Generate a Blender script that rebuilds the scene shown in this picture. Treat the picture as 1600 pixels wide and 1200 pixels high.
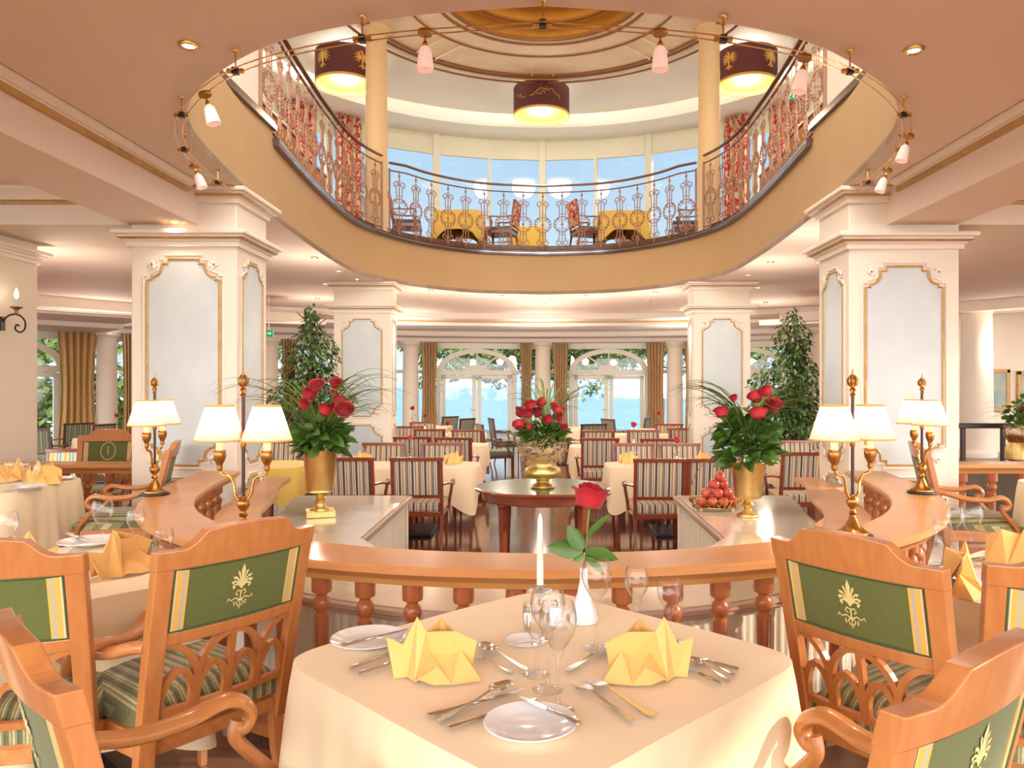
import bpy, math, random
from mathutils import Vector, Matrix
from mathutils.geometry import tessellate_polygon
random.seed(7)
PI = math.pi
EYE = 1.62
CEIL = EYE + 1.62          # height of the ceiling around the oval opening
LOWC = 2.95                # underside of the beams and of the side ceilings
PLAT = 0.17                # raised dining platform
RAILZ = 0.95
UFL = 4.12                 # upper dining floor
RIMT = 3.95                # top of the opening's fascia
for o in list(bpy.data.objects): bpy.data.objects.remove(o)
sc = bpy.context.scene
col = sc.collection
# ------------------------------------------------------------------ camera
cam = bpy.data.cameras.new('camera'); camo = bpy.data.objects.new('camera', cam); col.objects.link(camo)
camo.location = (0, 0, EYE); camo.rotation_euler = (PI/2, 0, 0)
cam.sensor_width = 36; cam.lens = 27; cam.shift_x = -0.03; cam.shift_y = 0.0025
cam.clip_start = 0.05; cam.clip_end = 20000
sc.camera = camo
# ------------------------------------------------------------------ world
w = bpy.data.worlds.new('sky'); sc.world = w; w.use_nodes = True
nt = w.node_tree; nt.nodes.clear()
out = nt.nodes.new('ShaderNodeOutputWorld'); bg = nt.nodes.new('ShaderNodeBackground')
tc = nt.nodes.new('ShaderNodeTexCoord'); sep = nt.nodes.new('ShaderNodeSeparateXYZ')
rz = nt.nodes.new('ShaderNodeValToRGB'); ry = nt.nodes.new('ShaderNodeMapRange')
mul = nt.nodes.new('ShaderNodeMixRGB')
nt.links.new(tc.outputs['Generated'], sep.inputs[0])
nt.links.new(sep.outputs['Z'], rz.inputs[0])
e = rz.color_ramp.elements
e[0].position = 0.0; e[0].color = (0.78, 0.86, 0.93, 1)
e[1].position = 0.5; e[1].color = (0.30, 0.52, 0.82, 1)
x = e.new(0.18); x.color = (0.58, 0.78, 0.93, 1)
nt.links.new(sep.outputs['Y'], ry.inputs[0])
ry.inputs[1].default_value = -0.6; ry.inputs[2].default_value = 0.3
ry.inputs[3].default_value = 5.4; ry.inputs[4].default_value = 0.85  # sky behind the camera raised well above the front, as added interior fill
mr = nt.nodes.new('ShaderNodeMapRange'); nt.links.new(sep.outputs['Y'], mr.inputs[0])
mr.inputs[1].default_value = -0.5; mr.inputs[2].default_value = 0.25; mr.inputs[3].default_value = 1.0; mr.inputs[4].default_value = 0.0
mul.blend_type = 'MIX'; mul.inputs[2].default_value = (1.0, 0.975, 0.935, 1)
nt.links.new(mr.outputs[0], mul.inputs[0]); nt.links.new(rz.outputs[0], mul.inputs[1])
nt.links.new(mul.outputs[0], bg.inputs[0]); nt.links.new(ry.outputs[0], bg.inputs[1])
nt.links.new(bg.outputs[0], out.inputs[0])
# ------------------------------------------------------------------ sun
sl = bpy.data.lights.new('sun', 'SUN'); so = bpy.data.objects.new('sun', sl); col.objects.link(so)
sl.energy = 3.0; sl.angle = math.radians(1.0); sl.color = (1.0, 0.9, 0.74)
sd = Vector((0.90, -0.06, 0.33))
so.rotation_euler = sd.to_track_quat('Z', 'Y').to_euler(); so.location = (30, -10, 20)
# ------------------------------------------------------------------ exposure
sc.view_settings.view_transform = 'Standard'; sc.view_settings.look = 'None'
sc.view_settings.exposure = 0.38; sc.view_settings.gamma = 1.0
sc.view_settings.use_curve_mapping = False
try:
    sc.cycles.max_bounces = 10; sc.cycles.transparent_max_bounces = 24; sc.cycles.caustics_reflective = False
except Exception: pass

# ================================================================== materials
def lin(r, g, b):
    f = lambda u: (u/255/12.92) if u/255 <= .04045 else ((u/255+.055)/1.055)**2.4
    return (f(r), f(g), f(b), 1)
M = {}
def mat(name, rgb, rough=.5, metal=0, coat=0, trans=0, emit=None, es=0, noise=0, nscale=8, stretch=(1, 1, 1), bump=0, bscale=60, sss=0, sheen=0, spec=None, rgb2=None):
    m = bpy.data.materials.new(name); m.use_nodes = True
    n = m.node_tree; b = n.nodes['Principled BSDF']
    c = lin(*rgb)
    b.inputs['Base Color'].default_value = c; b.inputs['Roughness'].default_value = rough
    b.inputs['Metallic'].default_value = metal
    if coat: b.inputs['Coat Weight'].default_value = coat; b.inputs['Coat Roughness'].default_value = .12
    if trans: b.inputs['Transmission Weight'].default_value = trans
    if sheen: b.inputs['Sheen Weight'].default_value = sheen
    if spec is not None: b.inputs['Specular IOR Level'].default_value = spec
    if emit: b.inputs['Emission Color'].default_value = lin(*emit); b.inputs['Emission Strength'].default_value = es
    t = n.nodes.new('ShaderNodeTexCoord'); mp = n.nodes.new('ShaderNodeMapping'); mp.inputs['Scale'].default_value = stretch
    n.links.new(t.outputs['Object'], mp.inputs[0])
    if noise:
        no = n.nodes.new('ShaderNodeTexNoise'); no.inputs['Scale'].default_value = nscale; no.inputs['Detail'].default_value = 6
        n.links.new(mp.outputs[0], no.inputs['Vector'])
        r = n.nodes.new('ShaderNodeValToRGB'); r.color_ramp.elements[0].position = .3; r.color_ramp.elements[1].position = .7
        c2 = lin(*rgb2) if rgb2 else tuple(k*(1-noise) for k in c[:3])+(1,)
        r.color_ramp.elements[0].color = c2; r.color_ramp.elements[1].color = c
        n.links.new(no.outputs[0], r.inputs[0]); n.links.new(r.outputs[0], b.inputs['Base Color'])
    if bump:
        nb = n.nodes.new('ShaderNodeTexNoise'); nb.inputs['Scale'].default_value = bscale; nb.inputs['Detail'].default_value = 4
        n.links.new(mp.outputs[0], nb.inputs['Vector'])
        bn = n.nodes.new('ShaderNodeBump'); bn.inputs['Strength'].default_value = bump; bn.inputs['Distance'].default_value = .01
        n.links.new(nb.outputs[0], bn.inputs['Height']); n.links.new(bn.outputs[0], b.inputs['Normal'])
    M[name] = m
    return m
def stripes(name, axis, period, stops, rough=.7, sheen=.3, fine=0):
    """woven cloth: stripes along one object axis"""
    m = mat(name, (200, 200, 200), rough, sheen=sheen)
    n = m.node_tree; b = n.nodes['Principled BSDF']
    t = n.nodes.new('ShaderNodeTexCoord'); s = n.nodes.new('ShaderNodeSeparateXYZ'); n.links.new(t.outputs['Object'], s.inputs[0])
    a = n.nodes.new('ShaderNodeMath'); a.operation = 'MULTIPLY_ADD'; a.inputs[1].default_value = 1/period; a.inputs[2].default_value = 10.5
    n.links.new(s.outputs[axis], a.inputs[0])
    f = n.nodes.new('ShaderNodeMath'); f.operation = 'FRACT'; n.links.new(a.outputs[0], f.inputs[0])
    r = n.nodes.new('ShaderNodeValToRGB'); r.color_ramp.interpolation = 'CONSTANT'
    els = r.color_ramp.elements
    els[0].position = 0; els[0].color = lin(*stops[0][1])
    els[1].position = stops[1][0]; els[1].color = lin(*stops[1][1])
    for p, c in stops[2:]:
        q = els.new(p); q.color = lin(*c)
    n.links.new(f.outputs[0], r.inputs[0])
    last = r.outputs[0]
    if fine:
        no = n.nodes.new('ShaderNodeTexNoise'); no.inputs['Scale'].default_value = fine
        n.links.new(t.outputs['Object'], no.inputs['Vector'])
        mx = n.nodes.new('ShaderNodeMixRGB'); mx.blend_type = 'MULTIPLY'; mx.inputs[0].default_value = .5
        n.links.new(last, mx.inputs[1]); n.links.new(no.outputs[0], mx.inputs[2]); last = mx.outputs[0]
    n.links.new(last, b.inputs['Base Color'])
    return m
def glassy(name, tint=(255, 255, 255), ior=1.45, extra=0.0):
    m = bpy.data.materials.new(name); m.use_nodes = True; n = m.node_tree; n.nodes.clear()
    o = n.nodes.new('ShaderNodeOutputMaterial'); mx = n.nodes.new('ShaderNodeMixShader')
    t = n.nodes.new('ShaderNodeBsdfTransparent'); t.inputs[0].default_value = lin(*tint)
    g = n.nodes.new('ShaderNodeBsdfGlossy'); g.inputs['Roughness'].default_value = .02
    fr = n.nodes.new('ShaderNodeLayerWeight'); fr.inputs[0].default_value = .5
    pw = n.nodes.new('ShaderNodeMath'); pw.operation = 'POWER'; pw.inputs[1].default_value = 3.0
    ad = n.nodes.new('ShaderNodeMath'); ad.operation = 'MULTIPLY_ADD'; ad.inputs[1].default_value = ior; ad.inputs[2].default_value = extra
    n.links.new(fr.outputs['Facing'], pw.inputs[0]); n.links.new(pw.outputs[0], ad.inputs[0]); n.links.new(ad.outputs[0], mx.inputs[0])
    n.links.new(t.outputs[0], mx.inputs[1]); n.links.new(g.outputs[0], mx.inputs[2]); n.links.new(mx.outputs[0], o.inputs[0])
    M[name] = m
def shade_mat(name, rgb, emit):
    """pleated silk shade lit from inside by its lamp"""
    m = bpy.data.materials.new(name); m.use_nodes = True; n = m.node_tree; n.nodes.clear()
    o = n.nodes.new('ShaderNodeOutputMaterial'); mx = n.nodes.new('ShaderNodeMixShader'); mx.inputs[0].default_value = .5
    d = n.nodes.new('ShaderNodeBsdfDiffuse'); d.inputs[0].default_value = lin(*rgb)
    t = n.nodes.new('ShaderNodeBsdfTranslucent'); t.inputs[0].default_value = lin(*emit)
    n.links.new(d.outputs[0], mx.inputs[1]); n.links.new(t.outputs[0], mx.inputs[2]); n.links.new(mx.outputs[0], o.inputs[0])
    M[name] = m

mat('wall', (236, 222, 204), .75, noise=.04, nscale=2)
mat('ceiling', (238, 217, 202), .8, noise=.03, nscale=1.2)
mat('white', (240, 230, 220), .6)
mat('moulding', (238, 224, 208), .55)
mat('gilt', (205, 160, 96), .45, noise=.3, nscale=14)
mat('column_tan', (230, 196, 146), .7)
mat('fascia', (194, 158, 112), .7, noise=.05, nscale=2)
mat('panel', (206, 211, 210), .45, noise=.14, nscale=3.2, stretch=(1, 1, .6), bump=.15, bscale=9)
mat('uwhite', (244, 241, 230), .7)
mat('floor', (126, 66, 48), .08, noise=.35, nscale=2.6, coat=.6)
mat('floor_platform', (140, 96, 70), .35, noise=.4, nscale=3, stretch=(1, 6, 1))
mat('dark_trim', (84, 52, 42), .3, coat=.4)
mat('steel_trim', (150, 150, 160), .25, metal=.8)
mat('beech', (198, 130, 74), .32, coat=.35, noise=.25, nscale=5, stretch=(7, 7, .9), rgb2=(184, 112, 60))
mat('beech_arm', (210, 146, 86), .3, coat=.4, noise=.25, nscale=5, stretch=(7, .9, 7), rgb2=(192, 120, 66))
mat('pine', (208, 148, 88), .4, coat=.3, noise=.3, nscale=3, stretch=(1, 1, 6), rgb2=(198, 128, 70))
mat('pine_turned', (192, 116, 66), .32, coat=.4, noise=.25, nscale=4, stretch=(5, 5, 1), rgb2=(172, 94, 52))
mat('mahogany', (140, 60, 34), .25, coat=.6, noise=.25, nscale=6, stretch=(1, 1, 5))
mat('darkwood', (86, 44, 30), .3, coat=.4)
mat('marble', (228, 208, 188), .12, noise=.3, nscale=2.2, rgb2=(206, 182, 160), coat=.3, bump=0)
mat('marble_edge', (196, 164, 140), .25, noise=.1, nscale=6)
mat('skirt', (238, 226, 200), .8, sheen=.2)
mat('cloth', (252, 229, 190), .75, sheen=.25, noise=.03, nscale=3)
mat('cloth_yellow', (236, 200, 96), .75, sheen=.2)
mat('cloth_peach', (243, 214, 176), .75, sheen=.2)
mat('napkin', (240, 190, 112), .75, sheen=.25)
mat('green', (98, 104, 48), .75, sheen=.2, noise=.12, nscale=40, stretch=(4, 4, .4))
mat('green_edge', (70, 84, 48), .7)
mat('embroidery', (226, 210, 140), .5)
mat('goldband', (222, 176, 84), .6); mat('greyband', (178, 172, 164), .6); mat('creamband', (228, 202, 160), .6)
stripes('seat_stripe', 0, .036, [(0, (122, 120, 76)), (.22, (192, 182, 130)), (.36, (150, 146, 96)), (.5, (222, 212, 166)), (.62, (160, 154, 102)), (.8, (104, 106, 68))], fine=70)
stripes('hall_stripe', 0, .125, [(0, (222, 176, 122)), (.10, (64, 56, 62)), (.26, (226, 196, 140)), (.34, (120, 140, 160)), (.46, (226, 190, 120)), (.54, (214, 160, 116)), (.66, (62, 58, 70)), (.72, (150, 150, 156)), (.78, (62, 58, 70)), (.84, (232, 206, 150)), (.9, (128, 146, 166))])
stripes('hall_stripe_green', 0, .09, [(0, (94, 100, 88)), (.3, (128, 128, 100)), (.5, (84, 90, 84)), (.7, (150, 144, 112))])
stripes('blue_stripe', 0, .13, [(0, (236, 222, 180)), (.2, (146, 186, 206)), (.4, (240, 232, 210)), (.5, (110, 96, 84)), (.56, (238, 220, 170)), (.8, (222, 190, 110))])
mat('gold', (236, 204, 132), .36, metal=1, noise=.2, nscale=9)
mat('brass', (206, 158, 84), .25, metal=1)
mat('oldbrass', (190, 134, 70), .35, metal=1, noise=.4, nscale=40)
mat('bronze', (64, 42, 34), .35, metal=.4)
mat('iron', (58, 40, 34), .45, metal=.3)
mat('chrome', (226, 222, 216), .08, metal=1)
mat('silver', (220, 214, 206), .14, metal=1)
mat('scroll_metal', (166, 122, 96), .5)
mat('rail_metal', (120, 84, 66), .4)
mat('porcelain', (238, 236, 238), .12, coat=.5)
mat('wax', (246, 238, 222), .45)
mat('wax_warm', (250, 226, 160), .5, emit=(255, 220, 150), es=.35)
mat('red', (176, 8, 28), .6, sheen=.15, noise=.15, nscale=18)
mat('pink', (226, 36, 84), .55, sheen=.3)
mat('leaf', (82, 118, 44), .4, noise=.35, nscale=9)
mat('leaf_dark', (70, 100, 44), .4, noise=.4, nscale=6)
mat('grass', (112, 142, 58), .45, noise=.3, nscale=8)
mat('grass_dark', (70, 96, 46), .45)
mat('tree_leaf', (126, 152, 68), .6, noise=.5, nscale=1.3, rgb2=(62, 86, 40))
mat('bark', (96, 74, 54), .8)
mat('straw', (214, 176, 128), .6)
mat('tabletop_green', (104, 118, 70), .2, coat=.35)
mat('curtain', (204, 164, 102), .75, sheen=.3)
mat('drum', (94, 40, 40), .7)
mat('diffuser', (250, 232, 212), .6, emit=(255, 232, 208), es=.5)
mat('bulb', (255, 250, 235), .5, emit=(255, 236, 200), es=14)
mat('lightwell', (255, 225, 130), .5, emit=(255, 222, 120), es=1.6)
mat('pale_pine', (252, 232, 198), .6, noise=.12, nscale=3, bump=0)
mat('amber_pine', (206, 142, 58), .4, noise=.25, nscale=2.5)
mat('groove', (150, 98, 50), .5)
mat('frosted', (244, 214, 202), .5, emit=(255, 214, 196), es=.22)
mat('black', (28, 26, 28), .4)
mat('blackplate', (52, 56, 64), .35)
mat('frame_white', (232, 228, 212), .45)
mat('frame_up', (222, 218, 196), .5)
mat('apple', (190, 40, 44), .3, coat=.3, noise=.5, nscale=12, rgb2=(216, 110, 76))
mat('exit', (20, 150, 90), .5, emit=(20, 150, 90), es=.3)
mat('exit_white', (240, 250, 240), .5, emit=(240, 250, 240), es=.5)
mat('amber_seat', (200, 128, 44), .6)
mat('pastel', (120, 150, 160), .6, noise=.6, nscale=3, rgb2=(190, 186, 160))
mat('lake', (116, 148, 168), .6, noise=.12, nscale=.06, stretch=(.3, 3, 1), bump=.1, bscale=1)
mat('terrace', (150, 146, 138), .8)
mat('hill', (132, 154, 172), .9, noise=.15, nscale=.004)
mat('boat', (176, 180, 188), .4)
mat('boat_glass', (60, 74, 92), .2)
mat('parasol', (214, 210, 204), .8)
mat('stone', (150, 136, 122), .4, noise=.2, nscale=3)
glassy('glass', (254, 254, 254), .9, .03)
glassy('pane', (252, 254, 255), .5, .03)
shade_mat('shade', (240, 218, 208), (255, 226, 210))
def floral(name):
    m = mat(name, (236, 214, 184), .75)
    n = m.node_tree; b = n.nodes['Principled BSDF']; t = n.nodes.new('ShaderNodeTexCoord')
    v = n.nodes.new('ShaderNodeTexNoise'); v.inputs['Scale'].default_value = 9; v.inputs['Detail'].default_value = 1
    n.links.new(t.outputs['Object'], v.inputs['Vector'])
    r = n.nodes.new('ShaderNodeValToRGB'); r.color_ramp.interpolation = 'CONSTANT'
    r.color_ramp.elements[0].color = lin(228, 200, 164); r.color_ramp.elements[1].position = .5; r.color_ramp.elements[1].color = lin(196, 52, 56)
    q = r.color_ramp.elements.new(.62); q.color = lin(222, 160, 120)
    n.links.new(v.outputs[0], r.inputs[0]); n.links.new(r.outputs[0], b.inputs['Base Color'])
floral('floral')

# ================================================================== mesh helpers
class MB:
    def __init__(s): s.v = []; s.f = []
    def add(s, v, f):
        n = len(s.v); s.v += [tuple(p) for p in v]; s.f += [tuple(i+n for i in q) for q in f]; return s
    def box(s, c, d, rz=0, ry=0):
        x, y, z = (k/2 for k in d); R = Matrix.Rotation(rz, 3, 'Z') @ Matrix.Rotation(ry, 3, 'Y')
        v = [Vector(c)+R @ Vector((a*x, b*y, e*z)) for a in (-1, 1) for b in (-1, 1) for e in (-1, 1)]
        return s.add(v, [(0, 1, 3, 2), (4, 6, 7, 5), (0, 4, 5, 1), (2, 3, 7, 6), (0, 2, 6, 4), (1, 5, 7, 3)])
    def lathe(s, prof, n=20, c=(0, 0, 0), sx=1, sy=1, wob=0, k=0):
        v = []; f = []
        for r, z in prof:
            for i in range(n):
                a = 2*PI*i/n; rr = r*(1+wob*math.cos(k*a))
                v.append((c[0]+rr*sx*math.cos(a), c[1]+rr*sy*math.sin(a), c[2]+z))
        for j in range(len(prof)-1):
            for i in range(n):
                a = j*n+i; b = j*n+(i+1) % n
                f.append((a, b, b+n, a+n))
        if prof[0][0] > 1e-4: f.append(tuple(range(n))[::-1])
        if prof[-1][0] > 1e-4: f.append(tuple(range((len(prof)-1)*n, len(prof)*n)))
        return s.add(v, f)
    def tube(s, pts, r, n=8, ry=None, up=(0, 0, 1), cap=True, closed=False):
        pts = [Vector(p) for p in pts]; v = []; f = []; m = len(pts)
        rs = r if isinstance(r, (list, tuple)) else [r]*m
        prev = None
        for i, p in enumerate(pts):
            if closed: t = pts[(i+1) % m]-pts[i-1]
            else: t = pts[min(i+1, m-1)]-pts[max(i-1, 0)]
            t = t.normalized() if t.length > 0 else Vector((0, 0, 1))
            if prev is None:
                u = Vector(up)
                if abs(t.dot(u.normalized())) > .95: u = Vector((0, 1, 0)) if abs(t.y) < .9 else Vector((1, 0, 0))
                u = (u-t*u.dot(t)).normalized()
            else:
                u = prev-t*prev.dot(t)
                u = u.normalized() if u.length > 1e-5 else prev
            prev = u; w_ = t.cross(u)
            for k in range(n):
                a = 2*PI*k/n+PI/n
                v.append(p+u*(math.sin(a)*(ry if ry else rs[i]))+w_*(math.cos(a)*rs[i]))
        for i in range(m-1 if not closed else m):
            for k in range(n):
                a = i*n+k; b = i*n+(k+1) % n; j = ((i+1) % m)*n
                f.append((a, b, j+(k+1) % n, j+k))
        if cap and not closed: f += [tuple(range(n))[::-1], tuple(range((m-1)*n, m*n))]
        return s.add(v, f)
    def sweep(s, path, prof, closed=False, capends=True):
        """profile (offset to the left of travel, z) swept along a plan path"""
        m = len(path); v = []; f = []; n = len(prof)
        for i, p in enumerate(path):
            p = Vector(p[:2])
            a = Vector(path[i-1][:2]) if (i > 0 or closed) else None
            b = Vector(path[(i+1) % m][:2]) if (i < m-1 or closed) else None
            d1 = (p-a).normalized() if a is not None else None
            d2 = (b-p).normalized() if b is not None else None
            if d1 is None: d1 = d2
            if d2 is None: d2 = d1
            n1 = Vector((-d1.y, d1.x)); n2 = Vector((-d2.y, d2.x)); nn = (n1+n2)
            nn = nn/(max(.3, (1+n1.dot(n2))))
            for o_, z in prof: v.append((p.x+nn.x*o_, p.y+nn.y*o_, z))
        for i in range(m if closed else m-1):
            for k in range(n-1):
                a = i*n+k; j = ((i+1) % m)*n+k
                f.append((a, j, j+1, a+1))
        if prof[0] == prof[-1] and capends and not closed:
            f += [tuple(range(n-1)), tuple(range((m-1)*n, m*n-1))[::-1]]
        return s.add(v, f)
    def prism(s, poly, z0, z1, holes=()):
        loops = [list(poly)]+[list(h) for h in holes]
        flat = [p for l in loops for p in l]; n = len(flat)
        tri = tessellate_polygon([[Vector((p[0], p[1], 0)) for p in l] for l in loops])
        v = [(p[0], p[1], z0) for p in flat]+[(p[0], p[1], z1) for p in flat]
        f = [tuple(t) for t in tri]+[tuple(i+n for i in t)[::-1] for t in tri]
        k = 0
        for l in loops:
            for i in range(len(l)):
                a = k+i; b = k+(i+1) % len(l); f.append((a, b, b+n, a+n))
            k += len(l)
        return s.add(v, f)
    def mapped(s, fn):
        s.v = [tuple(fn(*p)) for p in s.v]; return s
    def merge(s, o, M_=None):
        return s.add([M_ @ Vector(p) for p in o.v] if M_ is not None else o.v, o.f)
def part(name, mb, m, parent=None, smooth=False, bevel=0, loc=None, rz=None, sub=0, solid=0):
    me = bpy.data.meshes.new(name); me.from_pydata(mb.v, [], mb.f); me.update()
    import bmesh
    b = bmesh.new(); b.from_mesh(me); bmesh.ops.recalc_face_normals(b, faces=b.faces); b.to_mesh(me); b.free()
    me.materials.append(M[m])
    if smooth:
        me.polygons.foreach_set('use_smooth', [True]*len(me.polygons))
        try: me.set_sharp_from_angle(angle=math.radians(45 if smooth is True else smooth))
        except Exception: pass
    o = bpy.data.objects.new(name, me); col.objects.link(o)
    if parent: o.parent = parent
    if loc: o.location = loc
    if rz is not None: o.rotation_euler = (0, 0, rz)
    if solid:
        q = o.modifiers.new('t', 'SOLIDIFY'); q.thickness = solid; q.offset = 0
    if bevel:
        q = o.modifiers.new('b', 'BEVEL'); q.width = bevel; q.segments = 2; q.limit_method = 'ANGLE'; q.angle_limit = math.radians(50)
    if sub:
        q = o.modifiers.new('s', 'SUBSURF'); q.levels = sub; q.render_levels = sub
    return o
def tag(o, label, cat, group=None):
    o['label'] = label; o['category'] = cat
    if group: o['group'] = group
    return o
def thing(name, label, cat, loc=(0, 0, 0), rz=0, group=None):
    o = bpy.data.objects.new(name, None); col.objects.link(o); o.empty_display_size = .1
    o.location = loc; o.rotation_euler = (0, 0, rz)
    return tag(o, label, cat, group)
def struct(name, mb, m, **k):
    o = part(name, mb, m, **k); o['kind'] = 'structure'; return o
def dup(root, loc, rz, label, group=None, scale=None):
    def cp(o, par):
        c = o.copy(); col.objects.link(c)
        if par is not None: c.parent = par
        for ch in KIDS.get(o.name) or [q for q in o.children]: cp(ch, c)
        return c
    r = cp(root, None); r.location = loc; r.rotation_euler = (0, 0, rz); r['label'] = label
    if group: r['group'] = group
    if scale: r.scale = (scale,)*3 if not isinstance(scale, tuple) else scale
    return r
KIDS = {}
class Stock:
    """first placement uses the built thing itself, later ones are copies"""
    def __init__(s, root): s.r = root; s.used = False
    def put(s, loc, rz, label, group=None, scale=None):
        if not s.used:
            s.used = True; r = s.r; r.location = loc; r.rotation_euler = (0, 0, rz); r['label'] = label
            if group: r['group'] = group
            if scale: r.scale = (scale,)*3 if not isinstance(scale, tuple) else scale
            return r
        o = dup(s.r, loc, rz, label, group, scale or 1.0)
        return o
def X_(px, d): return (px-848)*d/1200
def Z_(py, d): return EYE-(py-604)*d/1200
def D_(py, z): return 1200*(EYE-z)/(py-604)
def catmull(pts, n=8, closed=False):
    out = []; m = len(pts); P = [Vector(p) for p in pts]
    for i in range(m if closed else m-1):
        g = lambda k: P[k % m] if closed else P[max(0, min(m-1, k))]
        p0, p1, p2, p3 = g(i-1), g(i), g(i+1), g(i+2)
        for j in range(n):
            t = j/n
            out.append(.5*((2*p1)+(p2-p0)*t+(2*p0-5*p1+4*p2-p3)*t*t+(3*p1-p0-3*p2+p3)*t**3))
    if not closed: out.append(P[-1])
    return out
# ================================================================== THE SHELL
RIM_HALF = [(0, 3.27), (-.63, 3.37), (-1.21, 3.59), (-1.65, 3.94), (-1.99, 4.34), (-2.25, 4.9), (-2.40, 5.7), (-2.53, 6.8), (-2.64, 8.2), (-2.70, 9.6), (-2.68, 10.85), (-2.45, 11.75), (-1.92, 12.65), (-1.1, 13.3), (0, 13.52)]
_h = catmull([(a, b, 0) for a, b in RIM_HALF], 5)
RIM = [(p.x, p.y) for p in _h]+[(-p.x, p.y) for p in _h[-2:0:-1]]       # near point, left side, far point, right side
def arc(R, a0, a1, n=36, c=(0, 6.5)):
    return [(c[0]+R*math.sin(math.radians(a0+(a1-a0)*i/n)), c[1]+R*math.cos(math.radians(a0+(a1-a0)*i/n))) for i in range(n+1)]
# floors
struct('floor', MB().prism([(-16, -6), (16, -6), (16, 22), (-16, 22)], -.1, 0), 'floor')
RAIL_C = [(0, 2.94), (.5, 3.0), (1.0, 3.17), (1.42, 3.43), (1.78, 3.78), (2.05, 4.18), (2.25, 4.62), (2.38, 5.1), (2.48, 5.6), (2.56, 6.1)]
rr = [(p.x, p.y) for p in catmull([(a, b, 0) for a, b in RAIL_C], 5)]
RAIL = [(-a, b) for a, b in rr[::-1]]+rr[1:]                             # left end, near middle, right end
plat = [(-9, -4), (9, -4), (9, 6.95), (2.75, 6.95), (2.70, 6.2)]+[(a+.16*(a/2.6), b-.12) for a, b in rr[::-1]]+[(-a-.16*(a/2.6), b-.12) for a, b in rr[1:]]+[(-2.70, 6.2), (-2.75, 6.95), (-9, 6.95)]
struct('floor_dining_platform', MB().prism(plat, 0.0, PLAT), 'floor_platform')
# main ceiling with the oval opening
cp = [(-3.4, -2.4), (3.4, -2.4), (3.4, 6.35)]+[(a, b) for a, b in [(7.6, 16.6)]]+[p for p in arc(10.55, 46, -46)]+[(-7.6, 16.6), (-3.4, 6.35)]
cp = [(-3.4, -2.4), (3.4, -2.4), (3.4, 6.35), (6.3, 13.3)]+arc(10.55, 43, -43)+[(-6.3, 13.3), (-3.4, 6.35)]
struct('ceiling', MB().prism(cp, CEIL, CEIL+.06, [RIM]), 'ceiling')
# side ceilings: coffers ahead of the pillars, lower ceiling behind them
for s, nm in ((-1, 'left'), (1, 'right')):
    struct('ceiling_coffer_'+nm, MB().prism([(s*3.3, -2.4), (s*7.0, -2.4), (s*7.0, 6.4), (s*3.3, 6.4)], CEIL, CEIL+.06), 'ceiling')
    a = arc(10.55, s*43, s*80, 14)
    struct('ceiling_side_'+nm, MB().prism([(s*3.42, 6.3), (s*6.35, 13.2)]+a+[(s*10.6, 6.3)], LOWC, LOWC+.3), 'ceiling')
    # longitudinal beam and cross beam
    struct('ceiling_beam_'+nm, MB().box((s*3.09, 2.0, (LOWC+CEIL)/2), (.56, 8.8, CEIL-LOWC+.02)), 'ceiling')
    struct('ceiling_cross_beam_'+nm, MB().box((s*7.0, 6.65, (LOWC+CEIL)/2-.004), (7.2, .72, CEIL-LOWC)), 'wall')
    for y0, y1 in ((-2.4, 6.0),):
        pr = [(0, CEIL-.005), (.10, CEIL-.005), (.10, CEIL-.03), (.075, CEIL-.05), (.06, CEIL-.05), (.06, CEIL-.058), (.035, CEIL-.085), (.02, CEIL-.1), (0, CEIL-.1), (0, CEIL-.005)]
        t = struct('trim_beam_'+nm, MB().sweep([(s*2.815, y0), (s*2.815, y1)] if s < 0 else [(s*2.815, y1), (s*2.815, y0)], [(-o_, z) for o_, z in pr] ), 'moulding')
        t2 = struct('trim_beam_gilt_'+nm, MB().box((s*2.775, (y0+y1)/2, CEIL-.075), (.035, y1-y0, .045)), 'gilt')
    # coffer mouldings (far and inner side)
    pr = [(0, CEIL), (.12, CEIL), (.12, CEIL-.03), (.08, CEIL-.06), (.05, CEIL-.1), (0, CEIL-.1), (0, CEIL)]
    path = [(s*3.37, -2.4), (s*3.37, 6.29), (s*7.0, 6.29)]
    if s > 0: pr2 = [(-o_, z) for o_, z in pr]
    else: pr2 = [(o_, z) for o_, z in pr]
    struct('trim_coffer_'+nm, MB().sweep(path, pr2), 'moulding')
    pz = [(0, CEIL-.104), (.03, CEIL-.104), (.02, CEIL-.13), (0, CEIL-.13), (0, CEIL-.104)]
    struct('trim_coffer_gilt_'+nm, MB().sweep(path, [((-o_ if s > 0 else o_), z) for o_, z in pz]), 'gilt')
# stepped curved soffits towards the windows
steps = [(10.55, CEIL), (10.55, EYE+1.50), (11.3, EYE+1.50), (11.3, EYE+1.40), (12.9, EYE+1.38), (13.0, EYE+1.27), (13.9, EYE+1.27), (13.95, EYE+1.18), (14.6, EYE+1.17)]
def ringsurf(stp, a0, a1, n=48, c=(0, 6.5)):
    m = MB(); v = []; f = []
    for i in range(n+1):
        a = math.radians(a0+(a1-a0)*i/n)
        for R, z in stp: v.append((c[0]+R*math.sin(a), c[1]+R*math.cos(a), z))
    k = len(stp)
    for i in range(n):
        for j in range(k-1):
            p = i*k+j; f.append((p, p+k, p+k+1, p+1))
    return m.add(v, f)
struct('ceiling_soffit_far', ringsurf(steps, -43, 43), 'white', smooth=20)
st2 = [(10.55, LOWC), (10.9, LOWC), (10.9, EYE+1.27), (12.5, EYE+1.27), (12.55, EYE+1.18), (14.6, EYE+1.17)]
struct('ceiling_soffit_left', ringsurf(st2, -80, -43, 24), 'white', smooth=20)
struct('ceiling_soffit_right', ringsurf(st2, 43, 80, 24), 'white', smooth=20)
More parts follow.
